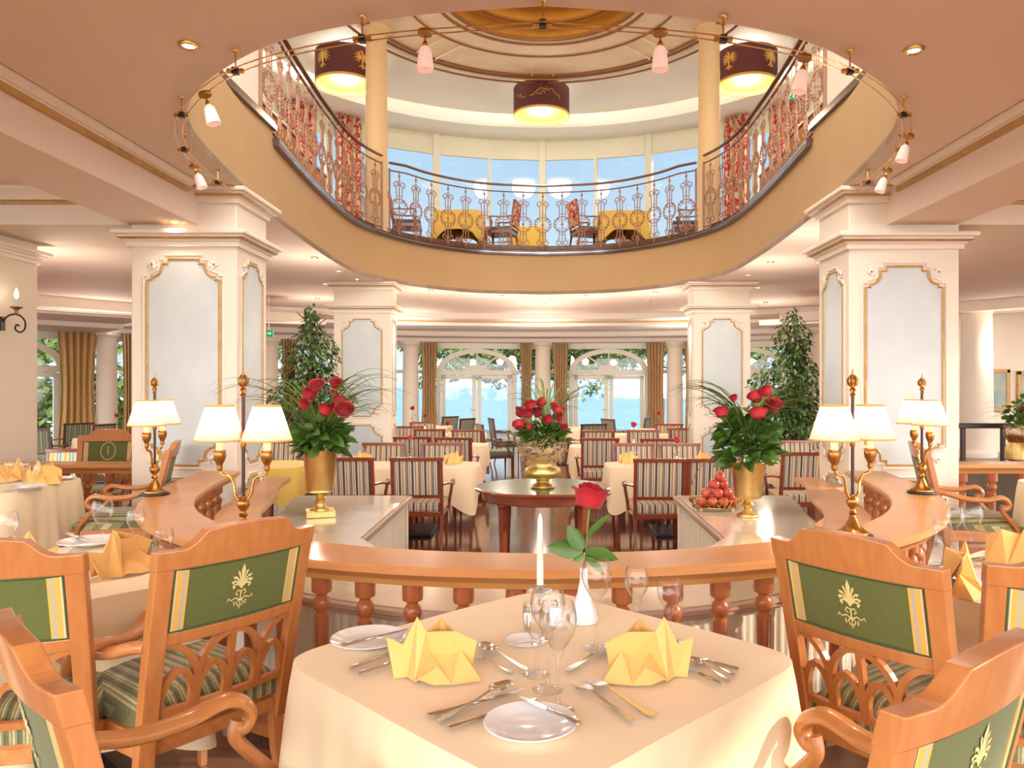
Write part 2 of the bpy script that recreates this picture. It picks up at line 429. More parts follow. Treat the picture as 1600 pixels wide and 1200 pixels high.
struct('trim_soffit', ringsurf([(11.28, EYE+1.5), (11.24, EYE+1.5), (11.24, EYE+1.47), (11.29, EYE+1.47)], -43, 43), 'gilt', smooth=20)
# side ceiling curved recess bands seen left and right of the pillars
for s, nm in ((-1, 'left'), (1, 'right')):
    for R, h_, m_ in ((8.6, .16, 'moulding'), (9.9, .10, 'moulding')):
        struct('trim_side_band_'+nm, ringsurf([(R, LOWC), (R, LOWC-h_), (R+.25, LOWC-h_), (R+.3, LOWC)], s*26 if R > 9 else s*30, s*80, 24), m_, smooth=20)
# fascia of the opening, dark capping, mezzanine slab edge
NR = len(RIM)
struct('wall_opening_fascia', MB().sweep(RIM+[RIM[0]], [(0, CEIL), (0, RIMT)], closed=False), 'fascia', smooth=30)
# dark edge strip and metal strip (runs along the sides and far end from Y = 7.2)
SIDE = [p for p in RIM if p[1] > 7.15]
SIDE = sorted([p for p in SIDE if p[0] <= 0], key=lambda p: p[1])+sorted([p for p in SIDE if p[0] > 0], key=lambda p: -p[1])
NEARL = sorted([p for p in RIM if p[0] < -.5 and p[1] <= 7.4], key=lambda p: p[1])
struct('trim_opening_edge', MB().sweep(SIDE, [(-.06, RIMT-.03), (.05, RIMT-.03), (.06, RIMT), (.05, RIMT+.045), (-.06, RIMT+.045), (-.06, RIMT-.03)]), 'dark_trim', smooth=30)
struct('trim_opening_metal_strip', MB().sweep(SIDE, [(-.072, RIMT-.004), (-.06, RIMT-.004), (-.06, RIMT+.018), (-.072, RIMT+.018), (-.072, RIMT-.004)]), 'steel_trim', smooth=30)
for s, nm in ((-1, 'left'), (1, 'right')):
    # the solid upper walls along the near sides of the opening
    pth = [(s*2.62, 7.04), (s*2.60, 4.6), (s*2.5, 3.0)]
    struct('wall_upper_'+nm, MB().box((s*2.66, 5.0, 5.7), (.1, 4.1, 3.5)), 'wall')
    pn = [(s*2.56, 7.42), (s*2.55, 6.8), (s*2.53, 5.6), (s*2.5, 3.4)]
    struct('wall_parapet_'+nm, MB().box((s*2.65, 5.38, 3.66+.2), (.14, 3.9, .42)), 'fascia')
    struct('trim_parapet_'+nm, MB().box((s*2.64, 5.38, 4.09), (.2, 3.94, .05)).box((s*2.64, 5.38, 4.14), (.16, 3.94, .02)), 'dark_trim')
# mezzanine floor
um = [(-6.1, 4.2), (-2.75, 4.2), (-2.75, 6.9)]
for i, p in enumerate(SIDE):
    a_ = Vector(SIDE[min(i+1, len(SIDE)-1)])-Vector(SIDE[max(i-1, 0)]); a_.normalize(); um.append((p[0]-a_.y*.14, p[1]+a_.x*.14))
um += [(2.75, 6.9), (2.75, 4.2), (6.1, 4.2)]+[(p[0], p[1]) for p in arc(6.6, 90, -90, 30, (0, 10.8))]
struct('floor_mezzanine', MB().prism(um, 3.4, UFL), 'floor_platform')
# upper ceiling: white annulus, cove and pine disc
DZ = EYE+5.6
struct('ceiling_upper', ringsurf([(1.5, EYE+5.78), (3.0, EYE+5.72), (5.2, EYE+5.72), (5.2, EYE+5.45), (5.5, EYE+5.42), (6.7, EYE+5.42)], -180, 180, 72, (0, 10.97)), 'uwhite', smooth=30)
disc = thing('wooden_ceiling_disc', 'round pale pine ceiling panel with amber recessed dome over the opening', 'ceiling panel', (0, 10.97, DZ))
part('disc_panel', ringsurf([(1.5, .0), (1.62, -.01), (3.0, -.01), (3.13, .02), (3.13, .12)], -180, 180, 72, (0, 0)), 'pale_pine', disc, smooth=30)
for R, w_ in ((1.56, .035), (2.02, .02), (2.78, .05), (2.9, .03), (3.12, .03)):
    part('groove_ring', ringsurf([(R, -.01), (R, -.035), (R+w_, -.035), (R+w_, -.01)], -180, 180, 72, (0, 0)), 'groove', disc)
part('dome', ringsurf([(1.5, 0), (1.45, .06), (1.45, .2), (1.3, .22), (1.3, .42), (1.12, .46), (1.12, .62), (.98, .64)], -180, 180, 64, (0, 0)), 'amber_pine', disc, smooth=25)
part('dome_ring', ringsurf([(1.47, .0), (1.43, .0), (1.43, .03), (1.46, .03)], -180, 180, 64, (0, 0)).merge(ringsurf([(1.32, .2), (1.27, .2), (1.27, .235), (1.3, .235)], -180, 180, 64, (0, 0))).merge(ringsurf([(1.14, .44), (1.09, .44), (1.09, .475), (1.12, .475)], -180, 180, 64, (0, 0))), 'groove', disc)
part('light_well', MB().lathe([(0, .64), (1.0, .64), (1.0, .7), (0, .7)], 40), 'lightwell', disc)
for k in range(8):
    a = PI/8+k*PI/4
    a = k*PI/4
    m = MB(); c_ = (2.4*math.sin(a), 2.4*math.cos(a), -.03)
    for q in (-.19, .19): m.box((c_[0]+q*math.cos(a), c_[1]-q*math.sin(a), -.03), (.022, .74, .03), -a)
    part('cross_batten', m, 'pale_pine', disc)
# square wood brackets on the tall columns' heads
# upper curved window wall
UC = (0, 10.8); UR = 6.2
def upt(a, R=UR): a = math.radians(a); return (UC[0]+R*math.sin(a), UC[1]+R*math.cos(a))
AST = 10.9
GT = EYE+5.0
k = 0
for i in range(-5, 5):
    a0, a1 = i*AST, (i+1)*AST; k += 1
    p0, p1 = Vector(upt(a0)), Vector(upt(a1)); d_ = (p1-p0); L = d_.length; rz = math.atan2(d_.y, d_.x); c0 = (p0+p1)/2
    wn = struct('window_upper_%d' % k, MB().box((0, 0, GT+.06), (L, .08, .12)).box((0, 0, UFL+.1), (L, .08, .2)), 'frame_up', loc=(c0.x, c0.y, 0), rz=rz)
    part('window_pane', MB().box((0, 0, (UFL+.2+GT)/2), (L-.06, .01, GT-UFL-.22)), 'pane', wn)
    part('valance', MB().box((0, .0, (GT+.12+EYE+5.42)/2), (L, .05, EYE+5.42-GT-.12)), 'frame_up', wn)
    wd = .14 if i % 2 == 0 else .06
    part('mullion', MB().box((-L/2, -.03, (UFL+EYE+5.42)/2 if i % 2 == 0 else (UFL+GT)/2), (wd, .12, (EYE+5.42-UFL) if i % 2 == 0 else GT-UFL)), 'frame_up', wn)
for s, nm in ((-1, 'left'), (1, 'right')):
    pts = [upt(s*a) for a in (54.5, 60, 66, 72, 78, 84, 90)]+[(s*6.2, 8), (s*6.2, 4.2)]
    struct('wall_upper_side_'+nm, MB().sweep(pts, [(0, UFL), (0, EYE+5.75)]), 'uwhite')

# ================================================================== PILLARS
def notch_outline(w_, h_, n=6):
    """panel outline, centred in x, from 0 to h, with stepped and scooped corners"""
    s = min(.17, w_*.30); o = []
    def corner():
        c = [(0, s), (s*.22, s), (s*.22, s*.86)]
        for i in range(n+1):
            a = i/n*PI/2
            c.append((s*.22+s*.5*math.sin(a)*1.0, s*.86-s*.5*(1-math.cos(a))))
        c += [(s*.72, s*.22), (s, s*.22), (s, 0)]
        return c
    q = corner()
    bl = [(-w_/2+a, b) for a, b in q]
    br = [(w_/2-a, b) for a, b in q[::-1]]
    tr = [(w_/2-a, h_-b) for a, b in q]
    tl = [(-w_/2+a, h_-b) for a, b in q[::-1]]
    return bl+br+tr+tl
def panel_parts(par, cx, cy, z0, w_, h_, face, carve=True):
    """face: rotation about z of the outward normal (0 = towards -Y)"""
    R = Matrix.Translation((cx, cy, z0)) @ Matrix.Rotation(face, 4, 'Z')
    o = notch_outline(w_, h_)
    m = MB(); v = [(a, -.004, b) for a, b in o]; tri = tessellate_polygon([[Vector((a, b, 0)) for a, b in o]])
    m.add([R @ Vector(p) for p in v], [tuple(t) for t in tri]); part('painted_panel', m, 'panel', par)
    g = MB().tube([R @ Vector((a, -.006, b)) for a, b in o], .011, 6, closed=True); part('gilt_moulding', g, 'gilt', par, smooth=True)
    o2 = notch_outline(w_+.06, h_+.06)
    g = MB().tube([R @ Vector((a, -.005, b-.03)) for a, b in o2], .009, 6, closed=True); part('outer_moulding', g, 'moulding', par, smooth=True)
    if carve:
        for sx in (-1, 1):
            for sz in (0, 1):
                s = min(.17, w_*.30); m = MB()
                bx = sx*(w_/2-s*.30); bz = (h_-s*.30) if sz else s*.30
                for k in range(5):
                    a = PI/4+(k-2)*.36
                    dx, dz = sx*math.cos(a), (1 if sz else -1)*math.sin(a)
                    pts = [R @ Vector((bx-dx*.03+dx*t*s*.42, -.012, bz-dz*.03+dz*t*s*.42)) for t in (0, .33, .66, 1)]
                    m.tube(pts, [.007, .012, .012, .005], 6)
                pts = [R @ Vector((bx+sx*.3*s*math.cos(t)*.5-sx*.02, -.012, bz+(1 if sz else -1)*(.3*s*math.sin(t)*.5-.02))) for t in [i*.7 for i in range(8)]]
                m.tube(pts, .007, 5)
                part('carved_corner', m, 'white', par, smooth=True)
def cornice(z1, h_, pj):
    return [(0, z1-h_), (pj*.25, z1-h_), (pj*.25, z1-h_*.72), (pj*.4, z1-h_*.66), (pj*.45, z1-h_*.5), (pj*.72, z1-h_*.44), (pj*.72, z1-h_*.34), (pj, z1-h_*.26), (pj*1.02, z1-h_*.1), (pj*.95, z1), (0, z1), (0, z1-h_)]
def pillar(name, label, x0, x1, y0, y1, top, low, group, panels):
    t = thing(name, label, 'pillar', ((x0+x1)/2, (y0+y1)/2, 0), 0, group)
    hx, hy = (x1-x0)/2, (y1-y0)/2
    part('shaft', MB().box((0, 0, top/2), (2*hx, 2*hy, top)), 'wall', t, bevel=.01)
    sq = [(-hx, -hy), (-hx, hy), (hx, hy), (hx, -hy)]
    part('cornice', MB().sweep(sq, [(o, z) for o, z in cornice(low, .13, .11)], closed=True), 'moulding', t, smooth=20)
    part('gilt_line', MB().sweep(sq, [(.052, low-.075), (.085, low-.062), (.07, low-.058), (.052, low-.075)], closed=True), 'gilt', t)
    if top > 2.95:
        part('upper_cornice', MB().sweep(sq, [(o, z) for o, z in cornice(top-.004, .12, .10)], closed=True), 'moulding', t, smooth=20)
        part('upper_gilt_line', MB().sweep(sq, [(.05, top-.075), (.08, top-.062), (.065, top-.058), (.05, top-.075)], closed=True), 'gilt', t)
    part('plinth', MB().box((0, 0, .1), (2*hx+.05, 2*hy+.05, .2)), 'moulding', t, bevel=.01)
    for cx, cy, w_, face in ((0, -hy, 2*hx-.27, 0), (hx, 0, 2*hy-.22, PI/2), (-hx, 0, 2*hy-.22, -PI/2)):
        for z0, h_ in panels:
            panel_parts(t, cx, cy, z0, w_, h_, face)
    return t
P2 = [(1.16, 1.5), (.32, .70)]
pillar('square_pillar', 'large cream pillar on the left with tall grey panel, behind the two-shade lamps', -3.36, -2.50, 6.27, 6.95, CEIL, EYE+1.27, 'panelled pillars round the opening', [(.98, 1.68), (.3, .55)])
pillar('square_pillar', 'large cream pillar on the right with tall grey panel, beside the white round column', 2.50, 3.40, 6.27, 6.95, CEIL, EYE+1.25, 'panelled pillars round the opening', [(.98, 1.62), (.3, .55)])
pillar('square_pillar', 'smaller cream pillar behind the left red rose arrangement and the tall ficus', -3.24, -2.36, 11.9, 12.4, CEIL, EYE+1.27, 'panelled pillars by the hall', [(1.16, 1.50), (.3, .72)])
pillar('square_pillar', 'smaller cream pillar behind the right red rose arrangement in the vase', 2.34, 3.22, 11.9, 12.4, CEIL, EYE+1.27, 'panelled pillars by the hall', [(1.16, 1.50), (.3, .72)])
# wall block on the far left
struct('wall_left', MB().box((-5.3, 5.6, 1.475), (1.12, 3.2, 2.95)), 'wall')
struct('trim_wall_left', MB().sweep([(-4.74, 4.0), (-4.74, 7.2), (-5.86, 7.2)], [(-o, z) for o, z in cornice(EYE+1.26, .12, .09)]), 'moulding')
# right hand back walls
struct('wall_right', MB().box((9.3, 13.3, 1.48), (4.4, .2, 2.96)).box((7.1, 16.4, 1.48), (.2, 6.1, 2.96)), 'wall')
struct('wall_right_inner', MB().box((7.0, 17.9, 1.48), (1.0, 2.4, 2.96)), 'wall')

# round columns
def column(label, x, y, z0, z1, r, cat='column', grp=None, m='wall'):
    t = thing('round_column', label, cat, (x, y, z0), 0, grp); h = z1-z0
    part('shaft', MB().lathe([(r*1.02, 0), (r*1.02, h*.3), (r*.94, h-.1), (r*.94, h)], 28), m, t, smooth=True)
    part('capital', MB().lathe([(r*.94, h-.16), (r*1.02, h-.15), (r*1.0, h-.12), (r*1.1, h-.1), (r*1.3, h-.05), (r*1.32, h), (0, h)], 28), m, t, smooth=30)
    part('base', MB().lathe([(r*1.25, 0), (r*1.25, .06), (r*1.12, .09), (r*1.02, .12)], 28), m, t, smooth=30)
    return t
V = []
for k in range(-5, 4):
    a = math.radians(14.25*k); V.append((14.5*math.sin(a), 6.5+14.5*math.cos(a)))
labs = {-4: 'cream round column far left, outside the pillar with the candle sconce', -3: 'cream round column at left between curtains, left of the large left pillar', -2: 'cream round column by a curtain behind the left ficus', -1: 'cream round column left of the left arched french doors', 0: 'cream round column between the two arched french doors', 1: 'cream round column right of the right arched french doors', 2: 'cream round column behind the right ficus'}
for k in range(-4, 3):
    x, y = V[k+5]; f = 1-.42/14.5
    column(labs[k], x*f, 6.5+(y-6.5)*f, 0, EYE+1.17, .21, grp='columns along the lake windows')
column('thick white round column at right behind the balustrade', 6.95, 12.3, .5, LOWC, .235, m='wall')
for s, lb in ((-1, 'slender upper gallery column at the left end of the curved railing'), (1, 'slender upper gallery column at the right end of the curved railing')):
    column(lb, s*2.60, 12.0, UFL-.17, DZ-.01, .17, m='column_tan', grp='gallery columns')
# ================================================================== LAKE WINDOW BAYS
def bay(idx, p0, p1, door=True):
    p0 = Vector(p0); p1 = Vector(p1); d_ = p1-p0; L = d_.length; rz = math.atan2(d_.y, d_.x); c0 = (p0+p1)/2
    H = EYE+1.17; G = 2.64; T = 2.02
    m = MB().box((0, 0, (G+H)/2), (L, .1, H-G)).box((0, 0, T), (L, .08, .09)).box((-L/2+.04, 0, G/2), (.08, .08, G)).box((L/2-.04, 0, G/2), (.08, .08, G))
    m.box((-L/2+.5, 0, .35), (.8, .06, .05)).box((L/2-.5, 0, .35), (.8, .06, .05))
    wn = struct('window_%d' % idx, m, 'frame_white', loc=(c0.x, c0.y, 0), rz=rz)
    part('window_pane', MB().box((0, .01, (T+G)/2), (L-.1, .008, G-T-.05)).box((-L/2+.47, .01, T/2), (.75, .008, T-.06)).box((L/2-.47, .01, T/2), (.75, .008, T-.06)), 'pane', wn)
    if not door: return
    W = 1.02
    # fan arch: half ellipse ring with radiating bars
    a_ = []; b_ = []
    for i in range(25):
        t = PI*i/24; a_.append(((W+.03)*math.cos(t), (G-T-.03)*math.sin(t))); b_.append(((W-.13)*math.cos(t), (G-T-.15)*math.sin(t)))
    m = MB()
    for i in range(24):
        q = [a_[i], a_[i+1], b_[i+1], b_[i]]
        m.add([(u, y, T+.03+z) for y in (-.05, .04) for u, z in q], [(0, 1, 2, 3), (7, 6, 5, 4), (0, 4, 5, 1), (2, 6, 7, 3)])
    m.lathe([(.30, -.05), (.30, .04)], 24)
    hub = MB(); pts = [(.3*math.cos(PI*i/12), .16*math.sin(PI*i/12)) for i in range(13)]
    m2 = MB()
    for y in (0,): 
        m2.add([(u, yy, T+.03+z) for yy in (-.045, .035) for u, z in pts], [tuple(range(13)), tuple(range(13, 26))[::-1]]+[(i, i+1, i+14, i+13) for i in range(12)])
    m = MB(); m.v = []; m.f = []
    for i in range(24):
        q = [a_[i], a_[i+1], b_[i+1], b_[i]]
        m.add([(u, y, T+.03+z) for y in (-.05, .04) for u, z in q], [(0, 1, 2, 3), (7, 6, 5, 4), (0, 4, 5, 1), (2, 6, 7, 3)])
    m.merge(m2)
    for t in (PI*.28, PI*.5, PI*.72):
        m.tube([(.25*math.cos(t), 0, T+.03+.14*math.sin(t)), ((W-.06)*math.cos(t), 0, T+.03+(G-T-.08)*math.sin(t))], .022, 6)
    part('fan_arch', m, 'frame_white', wn)
    dr = struct('door_%d' % idx, MB().box((-W, 0, T/2), (.12, .11, T)).box((W, 0, T/2), (.12, .11, T)).box((0, 0, T-.06), (2*W, .11, .06)), 'frame_white', loc=(c0.x, c0.y, 0), rz=rz)
    for s in (-1, 1):
        c_ = s*(W-.06)/2; w_ = (W-.10)
        lf = part('door_leaf', MB().box((c_-w_/2+.05, -.01, T/2-.04), (.11, .07, T-.12)).box((c_+w_/2-.05, -.01, T/2-.04), (.11, .07, T-.12)).box((c_, -.01, T-.15), (w_, .07, .1)).box((c_, -.01, .12), (w_, .07, .2)), 'frame_white', dr)
        part('glass_pane', MB().box((c_, .0, T/2), (w_-.15, .008, T-.2)), 'pane', lf)
        if s < 0: part('door_handle', MB().tube([(c_+w_/2-.04, -.05, 1.0), (c_+w_/2-.04, -.09, 1.0), (c_+w_/2-.16, -.09, 1.0)], .01, 6), 'brass', lf)
for i in range(len(V)-1): bay(i+1, V[i], V[i+1])
# curtains beside the columns
def curtain(label, x, y, z0, z1, w_, rz, m='curtain', grp=None, pinch=.0):
    mb = MB(); n = 44; v = []; f = []; rows = [0, .2, .4, .6, .8, 1]
    for t in rows:
        for i in range(n+1):
            u = i/n; ww = w_*(1-pinch*math.sin(PI*min(1, (1-t)*1.15))*.6)
            v.append(((u-.5)*ww, .055*math.sin(u*2*PI*5.5)+.012*math.sin(u*31+t*2), z0+(z1-z0)*t))
    for j in range(len(rows)-1):
        for i in range(n):
            a = j*(n+1)+i; f.append((a, a+1, a+n+2, a+n+1))
    mb.add(v, f)
    o = part('curtain', mb, m, None, smooth=True, loc=(x, y, 0), rz=rz, solid=.008)
    return tag(o, label, 'curtain', grp)
cl = {(-3, 1): ('gold curtain right of the far-left round column', .35), (-3, -1): ('wide gold curtain left of the far-left round column', .75), (-2, 1): ('gold curtain just behind the top of the left ficus', .35), (-1, 1): ('gold curtain left of the left french doors', .42), (0, -1): ('gold curtain right of the left french doors', .32), (0, 1): ('gold curtain left of the right french doors', .42), (1, -1): ('gold curtain right of the right french doors', .48), (1, 1): ('sunlit gold curtain beside the smaller right pillar', .40), (2, -1): ('narrow gold curtain behind the right ficus', .35), (2, 1): ('gold curtain by the beige wall behind the right ficus', .4)}
for (k, s), (lb, w_) in cl.items():
    a = math.radians(14.25*k+s*(1.35+w_*1.4)); R = 13.95
    curtain(lb, R*math.sin(a), 6.5+R*math.cos(a), .03, EYE+1.16, w_, -a, grp='gold curtains', pinch=.3)
for s in (-1, 1):
    for ang, w_ in ((40.5, .55), (50.5, .7), (31, .0)):
        if w_ == 0: continue
        x, y = upt(s*ang, UR-.25)
        sd_ = 'left' if s < 0 else 'right'
        curtain('red floral curtain on the %s of the upper floor, %s the slender column' % (sd_, 'next to' if ang < 45 else 'further from'), x, y, UFL, EYE+5.40, w_, -math.radians(s*ang), 'floral', 'red floral curtains upstairs')
# ================================================================== MEZZANINE RAILINGS
def arclen(path):
    s = [0]
    for a, b in zip(path, path[1:]): s.append(s[-1]+math.dist(a, b))
    return s
def at_len(path, s, t):
    for i in range(len(path)-1):
        if s[i+1] >= t or i == len(path)-2:
            u = (t-s[i])/max(1e-6, s[i+1]-s[i]); a, b = path[i], path[i+1]
            return (a[0]+(b[0]-a[0])*u, a[1]+(b[1]-a[1])*u, math.atan2(b[1]-a[1], b[0]-a[0]))
def scroll_mb():
    m = MB(); r = .0085
    m.tube([(0, 0, .0), (0, 0, 1.06)], .009, 6)
    for z in (.06, .98, .48): m.lathe([(0, z-.03), (.02, z-.012), (.022, z), (.012, z+.02), (0, z+.035)], 8)
    m.tube([(.145*math.cos(a), 0, .48+.135*math.sin(a)) for a in [i*PI/10 for i in range(20)]], r, 5, closed=True)
    for s in (-1, 1):
        m.tube([(s*.050, 0, .61), (s*.054, 0, .80)], r, 5); m.tube([(s*.050, 0, .35), (s*.054, 0, .2)], r, 5)
        for z0, dz in ((.84, 1), (.16, -1)):
            pts = [(s*.054, 0, z0-dz*.06)]+[(s*(.052+.052*q*math.cos(a)), 0, z0+dz*.052*q*math.sin(a)) for a, q in [(-.3+j*.62, 1-j*.07) for j in range(11)]]
            m.tube(pts, r, 5)
        for z0, dz in ((.52, 1), (.44, -1)):
            pts = [(s*(.052+.038*q*math.cos(a)), 0, z0+dz*.04+.03*q*math.sin(a)*dz) for a, q in [(j*.7, 1-j*.08) for j in range(8)]]
            m.tube(pts, r*.8, 4)
        for a in (-.9, -.45, 0, .45, .9):
            c_, q = math.cos(a), math.sin(a)
            m.tube([(s*.095*c_, 0, .47+.085*q), (s*.148*c_, 0, .50+.13*q)], [.005, .014], 5)
    for z in (.30, .66, .9, .1): m.tube([(-.045, 0, z), (.045, 0, z)], r*.7, 4)
    return m
def railing(name, label, path, grp=None, ends=(1, 1)):
    x0, y0 = path[0]
    t = thing(name, label, 'railing', (x0, y0, RIMT), 0, grp)
    P = [(a-x0, b-y0) for a, b in path]; s = arclen(P); L = s[-1]
    part('handrail', MB().sweep(P, [(-.025, 1.19), (.025, 1.19), (.028, 1.205), (0, 1.225), (-.028, 1.205), (-.025, 1.19)]), 'rail_metal', t, smooth=30)
    part('upper_bar', MB().sweep(P, [(-.012, 1.075), (.012, 1.075), (.012, 1.092), (-.012, 1.092), (-.012, 1.075)]), 'rail_metal', t)
    part('lower_bar', MB().sweep(P, [(-.01, .10), (.01, .10), (.01, .115), (-.01, .115), (-.01, .10)]), 'rail_metal', t)
    n = max(2, round(L/.355)); me = None
    for i in range(n):
        x, y, a = at_len(P, s, (i+.5)*L/n)
        if me is None: o = part('scroll_baluster', scroll_mb(), 'scroll_metal', t, smooth=60); me = o.data
        else:
            o = bpy.data.objects.new('scroll_baluster', me); col.objects.link(o); o.parent = t
        o.location = (x, y, .04); o.rotation_euler = (0, 0, a)
    for e_, k in zip(ends, (0, -1)):
        if e_:
            x, y = P[k]; part('end_post', MB().box((x, y, .57), (.03, .03, 1.09)), 'scroll_metal', t)
INS = [(p[0]*1.005, p[1]+(.02 if p[1] > 12.5 else 0)) for p in SIDE]
L_ = [p for p in INS if p[0] < 0 and p[1] < 11.9]+[]; R_ = [p for p in INS if p[0] > 0 and p[1] < 11.9]; C_ = [p for p in INS if p[1] >= 11.7]
L_ = [(-2.61, 7.1)]+L_; R_ = R_+[(2.61, 7.1)]
C_ = [(-2.42, 12.12)]+[p for p in C_ if p[1] > 12.2]+[(2.42, 12.12)]
railing('scroll_railing', 'wrought scroll railing along the left side of the upper gallery opening', L_, 'upper gallery railings')
railing('scroll_railing', 'curved wrought scroll railing between the two slender gallery columns', C_, 'upper gallery railings')
railing('scroll_railing', 'wrought scroll railing along the right side of the upper gallery opening', R_, 'upper gallery railings')

# ================================================================== PINE BALUSTRADE
def baluster_mb(h, k=1.0):
    f = h/.67
    pr = [(.033, 0), (.033, .05), (.027, .07), (.025, .30), (.029, .46), (.030, .485), (.022, .495), (.022, .502), (.032, .515), (.037, .535), (.032, .558), (.021, .572), (.024, .580), (.039, .587), (.041, .60), (.041, .67)]
    return MB().lathe([(r*k, z*f) for r, z in pr], 18)
CAPPR = [(.0, RAILZ-.085), (.09, RAILZ-.085), (.10, RAILZ-.06), (.12, RAILZ-.055), (.135, RAILZ-.04), (.15, RAILZ-.03), (.15, RAILZ-.008), (.142, RAILZ), (-.142, RAILZ), (-.15, RAILZ-.008), (-.15, RAILZ-.03), (-.135, RAILZ-.04), (-.12, RAILZ-.055), (-.10, RAILZ-.06), (-.09, RAILZ-.085), (.0, RAILZ-.085)]
def balustrade(label, path, step=.205, k=1.0):
    x0, y0 = path[len(path)//2]; t = thing('balustrade', label, 'balustrade', (x0, y0, 0))
    P = [(a-x0, b-y0) for a, b in path]; s = arclen(P); L = s[-1]
    part('rail_cap', MB().sweep(P, CAPPR), 'pine', t, smooth=30)
    part('foot_rail', MB().sweep(P, [(-.06, PLAT), (.06, PLAT), (.06, PLAT+.05), (-.06, PLAT+.05), (-.06, PLAT)]), 'pine_turned', t)
    n = round(L/step); me = None
    for i in range(n):
        x, y, a = at_len(P, s, (i+.5)*L/n)
        if me is None: o = part('baluster', baluster_mb(RAILZ-.085-PLAT-.05+.002, k), 'pine_turned', t, smooth=32); me = o.data
        else: o = bpy.data.objects.new('baluster', me); col.objects.link(o); o.parent = t
        o.location = (x, y, PLAT+.05)
    return t
balustrade('curved pine balustrade with turned balusters sweeping round behind the front table', RAIL)
balustrade('straight pine balustrade at far left behind the small left table', [(-4.7, 6.75), (-3.5, 6.75)])
balustrade('straight pine balustrade on the right beneath the white round column', [(6.2, 6.75), (3.55, 6.75)], .27, 1.15)
# lower inner ledge beside the balustrade ends
for s, sd_ in ((-1, 'left'), (1, 'right')):
    outp = [(a-.17, b) for a, b in [(2.0, 4.35), (2.18, 4.75), (2.31, 5.2), (2.42, 5.7), (2.5, 6.2)]]
    inn = [(2.30, 6.95), (2.27, 6.6), (2.26, 6.2), (2.20, 5.8), (2.10, 5.4), (1.98, 5.05), (1.84, 4.75), (1.62, 4.5)]
    outp = [(1.72, 4.28), (1.92, 4.5), (2.08, 4.85), (2.2, 5.3), (2.29, 5.75), (2.37, 6.2), (2.46, 6.26), (2.46, 6.95)]
    inn = [(2.28, 6.95), (2.24, 6.6), (2.14, 6.2), (2.02, 5.85), (1.95, 5.5), (1.88, 5.15), (1.78, 4.85), (1.60, 4.55)]
    poly = [(s*a, b) for a, b in outp+inn]
    t = thing('wooden_ledge', 'curved low pine ledge inside the %s end of the balustrade by the pillar' % sd_, 'ledge', (s*2.1, 5.4, 0), 0, 'low ledges')
    part('ledge_top', MB().prism([(a-s*2.1, b-5.4) for a, b in poly], .76, .80), 'pine', t, bevel=.006)
    part('ledge_support', MB().box((s*(2.33-2.1), 6.5-5.4, .38), (.05, .05, .76)), 'pine_turned', t)

# ================================================================== MARBLE BUFFET (horseshoe)
BZ = .69
outer = [(a-.30*(a/2.6), b+.20+.0*a) for a, b in rr if b < 4.45]
outer = [(a*.90, b+.19) for a, b in rr if b < 4.2]
outer = outer+[(1.80, 4.9), (1.88, 5.3), (1.93, 5.7), (2.02, 6.1), (2.1, 6.56)]
inner = [(1.14, 6.56), (1.12, 4.72), (.95, 4.42), (.62, 4.15), (.3, 4.02), (0, 3.98)]
hf = outer+inner
poly = [(-a, b) for a, b in outer[:0:-1]]+outer+inner[:-1]+[(0, 3.98)]+[(-a, b) for a, b in inner[:-1][::-1]]
bf = thing('marble_buffet', 'horseshoe marble buffet counter with pleated cream skirt inside the balustrade', 'buffet counter', (0, 5, 0))
P = [(a, b-5) for a, b in poly]
part('counter_top', MB().prism(P, BZ-.03, BZ), 'marble', bf)
part('edge_moulding', MB().sweep(P[:], [(0, BZ-.03), (-.005, BZ-.004), (-.022, BZ-.012), (-.026, BZ-.03), (-.016, BZ-.036), (-.018, BZ-.05), (-.004, BZ-.056), (0.01, BZ-.056)], closed=True), 'marble_edge', bf, smooth=30)
def skirt_mb(path, z0, z1, amp, wl, closed=True, ins=.03):
    q = path+[path[0]] if closed else path; s = arclen(q); L = s[-1]; n = int(L/wl*6); v = []; f = []
    for i in range(n+1):
        x, y, a = at_len(q, s, i*L/n); ph = 2*PI*i/6
        for j, t in enumerate((0, .5, 1)):
            o_ = ins+(.3+.7*t)*amp*math.sin(ph+t*.5)+.004*math.sin(i*.37)
            v.append((x-math.sin(a)*o_, y+math.cos(a)*o_, z1+(z0-z1)*t))
    for i in range(n):
        for j in range(2):
            k = i*3+j; f.append((k, k+3, k+4, k+1))
    return MB().add(v, f)
part('pleated_skirt', skirt_mb(P, .02, BZ-.05, .008, .05), 'skirt', bf, smooth=80)

